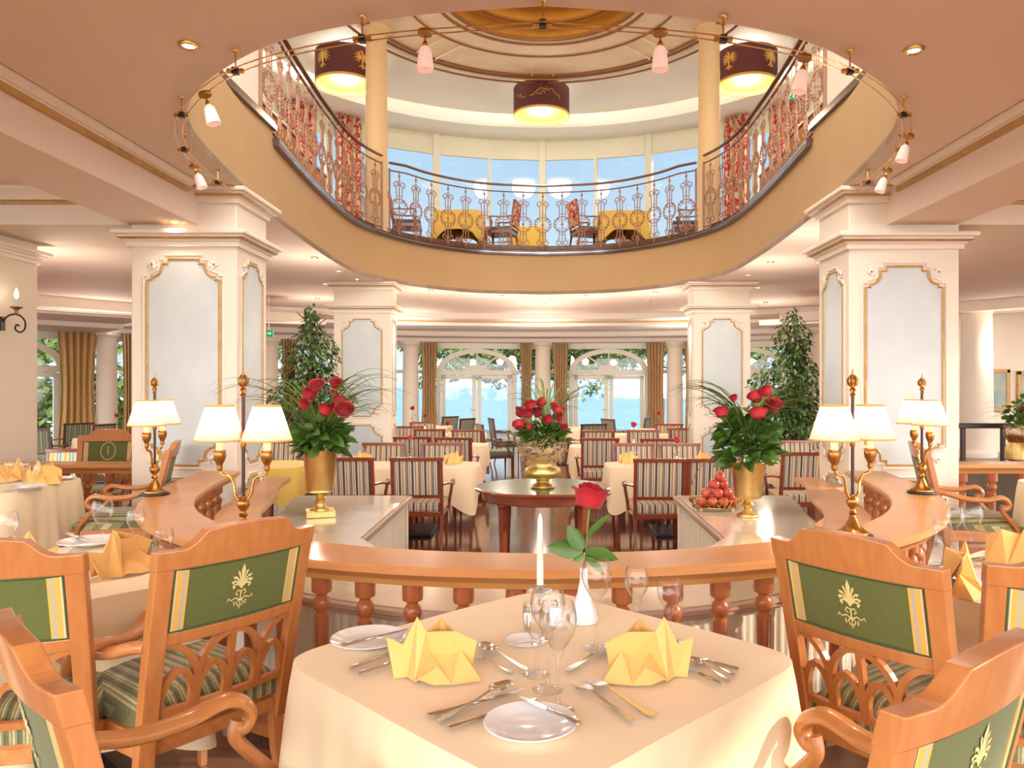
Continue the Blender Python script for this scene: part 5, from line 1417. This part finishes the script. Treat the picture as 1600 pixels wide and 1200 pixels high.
# right gold vase
rx_, ry_ = 1.47, 5.50
t = thing('gold_vase', 'gold bucket vase with round foot on the right buffet wing beside the apples', 'vase', (rx_, ry_, VZ))
part('stem', MB().lathe([(0, 0), (.075, 0), (.078, .01), (.07, .02), (.035, .035), (.025, .055), (.036, .07), (.046, .085), (.036, .10), (.026, .115), (.06, .13)], 32), 'gold', t, smooth=60)
part('bucket', MB().lathe([(.03, .13), (.09, .135), (.096, .145), (.098, .16), (.118, .385), (.121, .39), (.113, .39), (.09, .17), (0, .16)], 40), 'gold', t, smooth=50)
leafy('dense broad green leaves under the roses in the right gold vase', rx_, ry_, VZ+.40, .19, .17, .26, 230, .125, 'leaf', seed=8)
blade_tuft('upright and arching green blades above the right vase roses', rx_, ry_, VZ+.5, [(random.Random(i+7).uniform(2.4, 3.8) if i % 2 else random.Random(i).uniform(-.7, .7), random.Random(i+51).uniform(.5, .85), random.Random(i+95).uniform(1.15, 1.55)) for i in range(40)], 'grass', w_=.021)
ph = [(1198, 612, .045), (1181, 621, .048), (1209, 634, .055), (1185, 648, .055), (1127, 645, .048), (1146, 622, .03)]
nm = ['topmost rose of the right vase bunch', 'second rose below the top in the right vase', 'rose at the right edge of the right vase bunch', 'lowest middle rose of the right vase bunch', 'rose at the left edge of the right vase bunch', 'dark rosebud at the upper left of the right vase bunch']
for i, (px, py, r) in enumerate(ph):
    d = 5.30+.04*(i % 3); rose(nm[i], (rx_, ry_, VZ+.35), (X_(px, d), d, Z_(py, d)), r*1.15, 'roses in the right gold vase', seed=i+3)
# central urn
ux, uy, uz = 0.0, 6.60, .7515
t = thing('gold_urn', 'wide gold urn on a round foot with straw collar, on the green-topped table', 'urn', (ux, uy, uz))
part('foot', MB().lathe([(0, 0), (.10, 0), (.105, .012), (.10, .02), (.09, .024), (.06, .045), (.055, .06)], 40), 'gold', t, smooth=50)
part('bowl', MB().lathe([(.055, .06), (.06, .075), (.13, .09), (.155, .11), (.160, .14), (.15, .165), (.12, .18), (.115, .20), (.12, .24), (.145, .285), (.15, .29), (.135, .285), (.10, .22), (0, .2)], 48), 'gold', t, smooth=50)
rnd = random.Random(5); m = MB()
for i in range(420):
    a = rnd.uniform(0, 2*PI); R = rnd.uniform(.14, .225); z = rnd.uniform(.24, .40); a2 = a+rnd.uniform(-.7, .7)
    sl_ = rnd.uniform(-.05, .05)
    R1 = .13+.28*(z-.24)+rnd.uniform(0, .05)
    m.tube([(R1*math.cos(a), R1*math.sin(a), z), (R1*1.12*math.cos((a+a2)/2), R1*1.12*math.sin((a+a2)/2), z+sl_), (R1*math.cos(a2), R1*math.sin(a2), z+sl_*1.5)], .0018, 3)
part('straw_collar', m, 'straw', t)
leafy('green foliage mound above the straw in the gold urn', ux, uy, uz+.36, .20, .17, .14, 190, .09, 'leaf', seed=12)
blade_tuft('tall thin grass blades rising from the gold urn', ux+.03, uy, uz+.42, [(random.Random(i+27).uniform(-.8, 3.9), random.Random(i+71).uniform(.45, 1.0), random.Random(i+35).uniform(1.2, 1.56)) for i in range(34)], 'grass', w_=.013)
ph = [(829, 634, .048), (847, 629, .042), (865, 635, .030), (813, 645, .045), (825, 647, .045), (840, 645, .045), (873, 643, .038), (874, 653, .036), (856, 656, .045), (811, 665, .045), (826, 668, .03), (881, 668, .03)]
nm = ['rose at the top left of the urn bunch', 'rose at the very top of the urn bunch', 'small rose at the top right of the urn bunch', 'rose at the left, above the lowest one, urn bunch', 'left one of the two touching middle roses in the urn', 'right one of the two touching middle roses in the urn', 'small rose at the right edge of the urn bunch', 'small rose under the right edge rose of the urn bunch', 'large rose right of the middle in the urn bunch', 'lowest rose on the left of the urn bunch', 'tiny bud low in the middle of the urn bunch', 'tiny bud low on the right of the urn bunch']
for i, (px, py, r) in enumerate(ph):
    d = 6.44+.03*(i % 3); rose(nm[i], (ux, uy, uz+.3), (X_(px, d), d, Z_(py, d)), r*1.2, 'roses in the gold urn', seed=i)
# single roses on hall tables
for px, py, zb, d, m_, lb in ((641, 684, .76, 8.5, 'pink', 'pink rose on the front left hall table'), (1057, 686, .76, 8.5, 'pink', 'pink rose on the front right hall table'), (700, 662, .76, 11.4, 'red', 'red rose on the second left hall table'), (990, 664, .76, 11.2, 'red', 'red rose on the second right hall table'), (645, 638, .76, 14.3, 'red', 'small red rose by the left curtain'), (664, 650, .76, 15.0, 'red', 'small dark rose in front of the left french doors'), (1028, 646, .76, 15.5, 'red', 'small red rose by the right curtain'), (1270, 686, .76, 9.2, 'red', 'red rose low beside the right ficus'), (182, 650, .76, 13.2, 'red', 'small dark red rose on the table at the far-left window')):
    x = X_(px, d); z = Z_(py, d)
    rose(lb, (x, d, zb), (x, d, z), .032 if d < 10 else .045, None, m_, leaves=4, seed=int(px), leafscale=1.2)
    tag(part('bud_vase', MB().lathe([(0, 0), (.03, 0), (.028, .03), (.01, .08), (.012, .10), (0, .09)], 14), 'porcelain', None, smooth=50, loc=(x, d, .7515)), 'white bud vase holding the '+lb.replace('small ', ''), 'vase', 'bud vases in the hall')
# ficus trees
def ficus(label, x, y, h, seed):
    rnd = random.Random(seed); t = thing('ficus_tree', label, 'potted tree', (x, y, 0))
    part('pot', MB().lathe([(0, 0), (.15, 0), (.2, .34), (.21, .36), (.18, .36), (.16, .3), (0, .3)], 28), 'stone', t, smooth=40)
    st = MB()
    for k in range(3): st.tube([(.04*math.cos(k*2), .04*math.sin(k*2), .3), (.05*math.cos(k*2+1), .05*math.sin(k*2+1), h*.5), (.02, 0, h*.9)], .012, 5)
    lv = MB()
    N = 4200
    for i in range(N):
        z = rnd.triangular(.42, h, h*.45); u = (z-.42)/(h-.42)
        R = (.20+.30*math.sin(min(1, u*1.7)*PI*.62)) if u < .62 else (.36*(1-u)/.38+.05)
        R *= 1.0+.3*math.sin(z*9+seed)
        a = rnd.uniform(0, 2*PI); r = R*math.sqrt(rnd.random())
        p = Vector((r*math.cos(a), r*math.sin(a)*.8, z)); l = rnd.uniform(.06, .10)
        M_ = Matrix.Translation(p) @ Matrix.Rotation(a-PI/2+rnd.uniform(-.9, .9), 4, 'Z') @ Matrix.Rotation(rnd.uniform(-1.2, .3), 4, 'X')
        w_ = l*.28
        lv.add([M_ @ Vector(q) for q in ((0, 0, 0), (w_, l*.45, -.004), (0, l, -.012), (-w_, l*.45, -.004))], [(0, 1, 2, 3)])
    for i in range(60):
        z = rnd.uniform(.5, h*.95); a = rnd.uniform(0, 2*PI); st.tube([(0, 0, z-.1), (.22*math.cos(a), .18*math.sin(a), z+.06)], .004, 4)
    part('branches', st, 'bark', t); part('foliage', lv, 'leaf_dark', t)
ficus('tall slender ficus left of the smaller left pillar, behind the vase', -3.2, 10.6, 2.80, 1)
ficus('tall bushy ficus right of the smaller right pillar, behind the vase', 3.45, 10.6, 2.74, 5)
# apples in a wire basket
ax, ay = 1.30, 5.78
t = thing('wire_fruit_basket', 'gilt wire basket with leaf decoration on the right buffet wing', 'basket', (ax, ay, VZ))
m = MB()
for z, k in ((.03, .9), (.085, 1)): m.tube([(.19*k*math.cos(2*PI*i/32), .13*k*math.sin(2*PI*i/32), z) for i in range(32)], .004, 5, closed=True)
for i in range(28):
    a = 2*PI*i/28; m.tube([(.17*math.cos(a), .115*math.sin(a), .03), (.19*math.cos(a+.12), .13*math.sin(a+.12), .085)], .0025, 4)
part('wire_rim', m, 'brass', t)
part('tray', MB().lathe([(0, .022), (.17, .022), (.172, .028), (0, .028)], 32, sx=1, sy=.68), 'brass', t)
for a in (.6, 2.5, 3.8, 5.6): part('foot', MB().lathe([(0, 0), (.008, .003), (.005, .025)], 8, (.15*math.cos(a), .10*math.sin(a), 0)), 'brass', t)
m = MB()
for i in range(14):
    a = 2*PI*i/14+.1; m.merge(leaf_mb(.035, .03), Matrix.Translation((.19*math.cos(a), .13*math.sin(a), .06)) @ Matrix.Rotation(a, 4, 'Z') @ Matrix.Rotation(1.2, 4, 'X'))
part('metal_leaves', m, 'gold', t)
part('carrying_handle', MB().tube([(.19*math.cos(PI*i/14), 0, .085+.30*math.sin(PI*i/14)) for i in range(15)], .004, 5), 'brass', t)
apt = thing('apple', '', 'apple')
part('flesh', MB().lathe([(0, .012), (.012, .004), (.028, .006), (.04, .025), (.042, .042), (.034, .064), (.018, .074), (.006, .070), (0, .062)], 18), 'apple', apt, smooth=80)
part('stalk', MB().tube([(0, 0, .06), (.004, 0, .085)], .002, 4), 'bark', apt)
AP = Stock(apt); rows = [(.03, [(-.11, -.035), (-.035, -.055), (.045, -.055), (.12, -.03), (-.075, .04), (.0, .035), (.08, .045)]), (.095, [(-.07, -.015), (.01, -.035), (.085, -.01), (.03, .035)]), (.158, [(-.01, -.01), (.06, .0)]), (.215, [(.03, -.01)])]
wrd = {0: 'bottom layer', 1: 'second layer', 2: 'third layer', 3: 'very top'}
pos = [['at the far left', 'left of the middle in front', 'right of the middle in front', 'at the right end', 'at the back left', 'in the middle at the back', 'at the back right'], ['on the left', 'in the middle in front', 'on the right', 'at the back'], ['on the left', 'on the right'], ['']]
for i, (z, l) in enumerate(rows):
    for j, (a, b) in enumerate(l):
        o = AP.put((ax+a, ay+b, VZ+z), random.uniform(0, 6), ('red apple in the basket, %s %s' % (wrd[i], pos[i][j])).strip(), 'apples in the wire basket')
# ================================================================== UPPER FLOOR FURNITURE
def fl_chair():
    t = thing('floral_chair', '', 'chair')
    m = MB()
    for s in (-1, 1):
        m.merge(slab2(min(s*.25, s*.215), max(s*.25, s*.215), .36, .93, -.002, .032))
    m.merge(slab2(-.25, .25, .93, .965, -.006, .038))
    part('back_frame', m, 'mahogany', t, bevel=.004)
    part('back_panel', slab2(-.235, .235, .50, .95, -.012, .044), 'floral', t, bevel=.01)
    part('seat', MB().box((0, 0, .445), (.50, .48, .07)), 'seat_dark', t, bevel=.02)
    part('seat_frame', MB().box((0, 0, .385), (.50, .50, .06)), 'mahogany', t, bevel=.004)
    for s in (-1, 1):
        part('leg', MB().tube([(s*.225, .225, .38), (s*.225, .225, 0)], [.026, .018], 4), 'mahogany', t)
        part('leg', MB().tube([(s*.225, -.235, .38), (s*.225, -.30, 0)], [.026, .018], 4), 'mahogany', t)
        part('arm', MB().tube(catmull([(s*.24, -.26, .66), (s*.28, -.05, .65), (s*.29, .12, .66), (s*.288, .16, .63)], 4), .02, 8, ry=.014), 'mahogany', t, smooth=50)
        part('arm_support', MB().tube(catmull([(s*.287, .13, .65), (s*.27, .12, .5), (s*.25, .16, .36)], 4), .017, 6), 'mahogany', t, smooth=50)
        part('side_stretcher', MB().tube([(s*.222, .215, .18), (s*.222, -.26, .18)], .012, 4), 'mahogany', t)
    return t
mat('seat_dark', (96, 104, 104), .8)
fc = Stock(fl_chair())
for px, d, a, lb in ((637, 13.9, -1.45, 'red floral chair at the left end behind the curved upper railing'), (783, 14.5, 1.35, 'red floral chair right of the left yellow-clothed table upstairs'),
                     (918, 14.5, -1.25, 'red floral chair left of the right yellow-clothed table upstairs'), (1071, 14.0, 1.45, 'red floral chair at the right end behind the curved upper railing'),
                     (700, 15.9, .3, 'red floral chair beyond the left yellow-clothed table upstairs'), (985, 15.9, PI-.2, 'red floral chair beyond the right yellow-clothed table upstairs')):
    fc.put((X_(px, d), d, UFL), a, lb, 'red floral chairs upstairs')
for px, d, a, b, lb in ((718, 14.55, .46, .45, 'left table upstairs'), (972, 14.6, .46, .45, 'right table upstairs'), (823, 15.9, .36, .36, 'low-looking middle table upstairs')):
    laid(lb+' under its cloth', 'yellow tablecloth on the '+lb, X_(px, d), d, UFL, a, b, 0 if d < 15 else .0, .36 if d < 15 else .45, 'cloth_yellow', 'tables upstairs', corner=.2, seed=int(px))
    if d < 15:
        G['mid'].put((X_(px+8, d), d, UFL+.7525), 0, 'wine glass on the '+lb, 'wine glasses upstairs')
for x, y, k, lb in ((-1.95, 8.45, 'mid', 'wine glass on the front left hall table, left one'), (-1.05, 8.5, 'mid', 'wine glass on the front left hall table, right one'), (1.05, 8.45, 'mid', 'wine glass on the front right hall table, left one'), (1.95, 8.5, 'mid', 'wine glass on the front right hall table, right one'), (1.45, 11.2, 'mid', 'wine glass on the second right hall table')):
    G[k].put((x, y, .7525), 0, lb, 'wine glasses in the hall')
for x, y, lb in ((-2.05, 8.7, 'small yellow napkin on the front left hall table, left one'), (-1.0, 8.68, 'small yellow napkin on the front left hall table by the aisle'), (.98, 8.7, 'small yellow napkin on the front right hall table by the aisle'), (1.8, 8.7, 'small yellow napkin on the front right hall table, right one'), (-1.2, 11.5, 'small yellow napkin on the second left hall table'), (.9, 11.2, 'small yellow napkin on the second right hall table')):
    NK[0].put((x, y, .7535), x*3, lb, 'yellow napkins in the hall')
def bench(label, x, y, rz):
    t = thing('upholstered_bench', label, 'bench', (x, y, UFL), rz, 'amber benches upstairs')
    part('bench_seat', MB().box((0, 0, .40), (1.5, .55, .16)), 'amber_seat', t, bevel=.03)
    part('bench_back', MB().box((0, -.27, .72), (1.5, .12, .66)), 'amber_seat', t, bevel=.03)
    part('bench_base', MB().box((0, 0, .16), (1.46, .5, .32)), 'darkwood', t)
    part('top_rail', MB().box((0, -.27, 1.065), (1.52, .14, .04)), 'mahogany', t, bevel=.006)
for s, sd_ in ((-1, 'left'), (1, 'right')):
    bench('amber bench nearest us behind the %s scroll railing' % sd_, s*3.75, 8.6, -s*PI/2)
    bench('amber bench in the middle behind the %s scroll railing' % sd_, s*3.85, 10.4, -s*PI/2)
    bench('amber bench farthest behind the %s scroll railing' % sd_, s*4.0, 12.3, -s*PI/2)
for px, py, dd, lb in ((1237, 148, 5.9, 'green exit sign hanging from the upper ceiling on the right'),):
    d = 11.5; t = thing('exit_sign', lb, 'sign', (X_(px, d), d, Z_(py, d)))
    part('sign_box', MB().box((0, 0, 0), (.17, .03, .17)), 'exit', t)
    m = MB().box((-.02, -.017, .0), (.012, .004, .05), 0, .3).lathe([(0, -.014), (.014, 0), (0, .014)], 8, (-.01, -.016, .042)).box((.04, -.017, .0), (.05, .004, .10)).box((-.045, -.017, -.045), (.04, .004, .012), 0, .5)
    part('running_figure_symbol', m, 'exit_white', t)
    part('hanger', MB().tube([(0, 0, .08), (0, 0, EYE+5.72-Z_(py, d))], .008, 6), 'white', t)
d = 13.6; t = thing('exit_sign', 'small green exit sign at left, just right of the large left pillar', 'sign', (X_(420, d), d, Z_(521, d)))
part('sign_box', MB().box((0, 0, 0), (.16, .04, .12)), 'exit', t); part('arrow_symbol', MB().box((0, -.022, 0), (.05, .004, .012)).add([(.025, -.024, -.025), (.055, -.024, 0), (.025, -.024, .025)], [(0, 1, 2)]), 'exit_white', t)
part('hanger', MB().tube([(0, 0, .05), (0, 0, CEIL-Z_(521, d))], .008, 6), 'white', t)

# ================================================================== RIGHT BACK CORNER
struct('floor_bar_step', MB().box((8.2, 10.9, .25), (3.6, 4.4, .5)), 'stone')
t = thing('metal_railing', 'dark metal guard railing in front of the white round column at right', 'railing', (6.9, 10.6, .5))
part('top_rail', MB().box((0, 0, .58), (2.6, .10, .07)), 'iron', t, bevel=.01)
for x in (-1.1, -.55, .25, .9): part('post', MB().box((x, 0, .28), (.05, .05, .56)), 'iron', t)
part('foot_plate', MB().box((0, 0, .02), (2.6, .2, .04)), 'iron', t)
def picture(label, x, y, z, w_, h_, rz, m='pastel'):
    t = thing('framed_painting', label, 'painting', (x, y, z), rz)
    part('frame', MB().box((0, 0, h_/2-.03), (w_, .05, .07)).box((0, 0, -h_/2+.03), (w_, .05, .07)).box((-w_/2+.035, 0, 0), (.07, .05, h_)).box((w_/2-.035, 0, 0), (.07, .05, h_)), 'gilt', t, bevel=.01)
    part('canvas', MB().box((0, .005, 0), (w_-.12, .03, h_-.12)), m, t)
picture('gold-framed pale blue landscape painting on the right back wall', X_(1567, 13.1)-.05, 13.165, Z_(610, 13.1), .42, .72, 0)
picture('second painting cut by the right edge on the back wall', X_(1602, 13.1)+.15, 13.165, Z_(610, 13.1), .5, .66, 0)
wn = struct('window_20', MB().box((7.18, 13.14, 1.75), (.30, .06, .75)), 'tree_leaf')
bpy.data.objects.remove(wn)
gx, gy = X_(1597, 10.2), 10.2
t = thing('gold_planter', 'gold planter with straw and grasses at the right edge, behind the balustrade', 'planter', (gx, gy, .5))
part('planter_body', MB().lathe([(0, 0), (.13, 0), (.13, .02), (.09, .05), (.10, .1), (.2, .16), (.2, .3), (.16, .38), (.22, .48), (.2, .48), (0, .4)], 32), 'gold', t, smooth=50)
m = MB(); rnd = random.Random(3)
for i in range(160):
    a = rnd.uniform(0, 6.28); z = rnd.uniform(.46, .62); m.tube([(.2*math.cos(a), .2*math.sin(a), z), (.22*math.cos(a+.5), .22*math.sin(a+.5), z+rnd.uniform(-.04, .04))], .003, 3)
part('straw_collar', m, 'straw', t)
blade_tuft('grass blades in the gold planter at the right edge', gx, gy, 1.05, [(random.Random(i).uniform(0, 6.28), random.Random(i+1).uniform(.4, .8), random.Random(i+2).uniform(.8, 1.5)) for i in range(30)], w_=.014)
leafy('green foliage in the gold planter at the right edge', gx, gy, 1.05, .22, .2, .3, 110, .11, 'leaf', seed=30)
rose('red rose in the gold planter at the right edge, upper one', (gx, gy, 1.0), (gx-.08, gy-.2, Z_(640, 10)), .06, 'roses in the gold planter')
rose('red rose in the gold planter at the right edge, lower one', (gx, gy, 1.0), (gx-.02, gy-.22, Z_(654, 10)), .05, 'roses in the gold planter')

# ================================================================== OUTSIDE
struct('floor_terrace', MB().prism([(-40, 10), (-17, 6), (-17, 22.2), (17, 22.2), (17, 6), (40, 10), (40, 30), (-40, 30)], -.12, -.05), 'terrace')
struct('floor_terrace_near', MB().prism([(-60, -40), (60, -40), (60, 6), (16, 6), (16, -6), (-16, -6), (-16, 6), (-60, 6)], -.14, -.06), 'terrace')
lk = part('lake', MB().box((0, 2040, -2.6), (6000, 4020, .2)), 'lake'); lk['kind'] = 'structure'; lk.name = 'floor_lake_surface'
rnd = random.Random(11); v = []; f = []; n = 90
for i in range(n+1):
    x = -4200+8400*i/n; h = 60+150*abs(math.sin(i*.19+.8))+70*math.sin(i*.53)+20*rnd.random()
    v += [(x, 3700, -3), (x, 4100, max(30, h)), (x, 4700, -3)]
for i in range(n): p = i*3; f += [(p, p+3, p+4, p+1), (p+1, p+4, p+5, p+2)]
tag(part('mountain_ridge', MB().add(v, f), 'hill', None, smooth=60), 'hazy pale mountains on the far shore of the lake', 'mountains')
def tree(label, x, y, rx, rz_, zc, n, L, seed, trunk=True, ry_=None):
    rnd = random.Random(seed); t = thing('leafy_tree', label, 'tree', (x, y, -.1), 0, 'trees outside the windows'); lv = MB(); ry_ = ry_ or rx
    cl = [(rnd.uniform(-1, 1)*.75, rnd.uniform(-1, 1)*.7, rnd.uniform(-1, 1)*.75, rnd.uniform(.25, .48)) for _ in range(26)]
    for i in range(n):
        c = cl[i % 26]; a = rnd.uniform(0, 6.283); u = rnd.uniform(-1, 1); r = math.sqrt(1-u*u)*c[3]*rnd.uniform(.6, 1)
        p = Vector(((c[0]+r*math.cos(a))*rx, (c[1]+r*math.sin(a))*ry_, zc+(c[2]+c[3]*u)*rz_)); l = L*rnd.uniform(.6, 1.3)
        M_ = Matrix.Translation(p) @ Matrix.Rotation(rnd.uniform(0, 6.28), 4, 'Z') @ Matrix.Rotation(rnd.uniform(-1.4, 1.0), 4, 'X')
        lv.add([M_ @ Vector(q) for q in ((0, 0, 0), (l*.42, l*.5, 0), (0, l, -.05*l), (-l*.42, l*.5, 0))], [(0, 1, 2, 3)])
    part('crown', lv, 'tree_leaf', t)
    if trunk: part('trunk', MB().tube([(0, 0, 0), (.1, 0, zc*.6), (0, .1, zc)], [.16, .13, .08], 8), 'bark', t, smooth=True)
tree('leafy tree crown in the left part of the left french doors view', -2.9, 26, 1.9, 1.15, 2.75, 5200, .16, 1, False)
tree('leafy tree crown above the left french doors', -.6, 27, 1.6, .95, 3.0, 4000, .16, 2, False)
tree('leafy tree crown between the two french doors', .9, 26, 1.6, 1.2, 2.7, 5200, .16, 3, False)
tree('leafy tree crown above the right french doors, behind the parasol', 3.6, 28, 2.1, 1.0, 3.2, 4800, .16, 4, False)
tree('dense bright green tree filling the far-left window', -13.2, 20.0, 3.0, 2.6, 1.9, 5200, .24, 5)
tree('green tree seen behind the left ficus', -7.6, 25.5, 2.4, 1.6, 2.6, 2600, .2, 6)
tree('green tree seen behind the right ficus', 7.4, 25.5, 2.4, 1.6, 2.6, 2600, .2, 7)
px, pd = 3.95, 25.0
t = thing('garden_parasol', 'large white parasol on the terrace beyond the right french doors', 'parasol', (px, pd, -.1))
m = MB(); v = [(0, 0, 2.15)]; f = []
for k in range(8): a = 2*PI*k/8+PI/8; v.append((2.15*math.cos(a), 2.15*math.sin(a), 1.48))
for k in range(8): f.append((0, 1+k, 1+(k+1) % 8))
part('canopy', m.add(v, f), 'parasol', t, solid=.01)
part('canopy_valance', MB().sweep([(2.15*math.cos(2*PI*k/8+PI/8), 2.15*math.sin(2*PI*k/8+PI/8)) for k in range(8)], [(0, 1.48), (0, 1.36)], closed=True), 'parasol', t)
part('pole', MB().tube([(0, 0, 0), (0, 0, 2.15)], .025, 8), 'frame_white', t)
part('base', MB().lathe([(0, 0), (.3, 0), (.3, .08), (.05, .12)], 20), 'stone', t)
bx_, bd = X_(196, 46), 46
t = thing('excursion_boat', 'white excursion boat moored outside the window at left', 'boat', (bx_-1, bd, -2.5))
part('hull', MB().prism([(-9, -1.5), (8, -1.6), (11, 0), (8, 1.6), (-9, 1.5)], 0, 1.5), 'boat', t, bevel=.05)
part('red_stripe', MB().prism([(-9.02, -1.52), (8.02, -1.62), (11.04, 0), (8.02, 1.62), (-9.02, 1.52)], 1.15, 1.3), 'red', t)
for z, a in ((1.5, 8), (3.3, 6.5)):
    part('deck_cabin', MB().box((-1, 0, z+.8), (2*a, 2.6, 1.6)), 'boat', t, bevel=.05)
    part('cabin_windows', MB().box((-1, 0, z+.95), (2*a-.6, 2.64, .7)), 'boat_glass', t)
    part('deck_roof', MB().box((-1, 0, z+1.68), (2*a+.6, 3.0, .12)), 'boat', t)
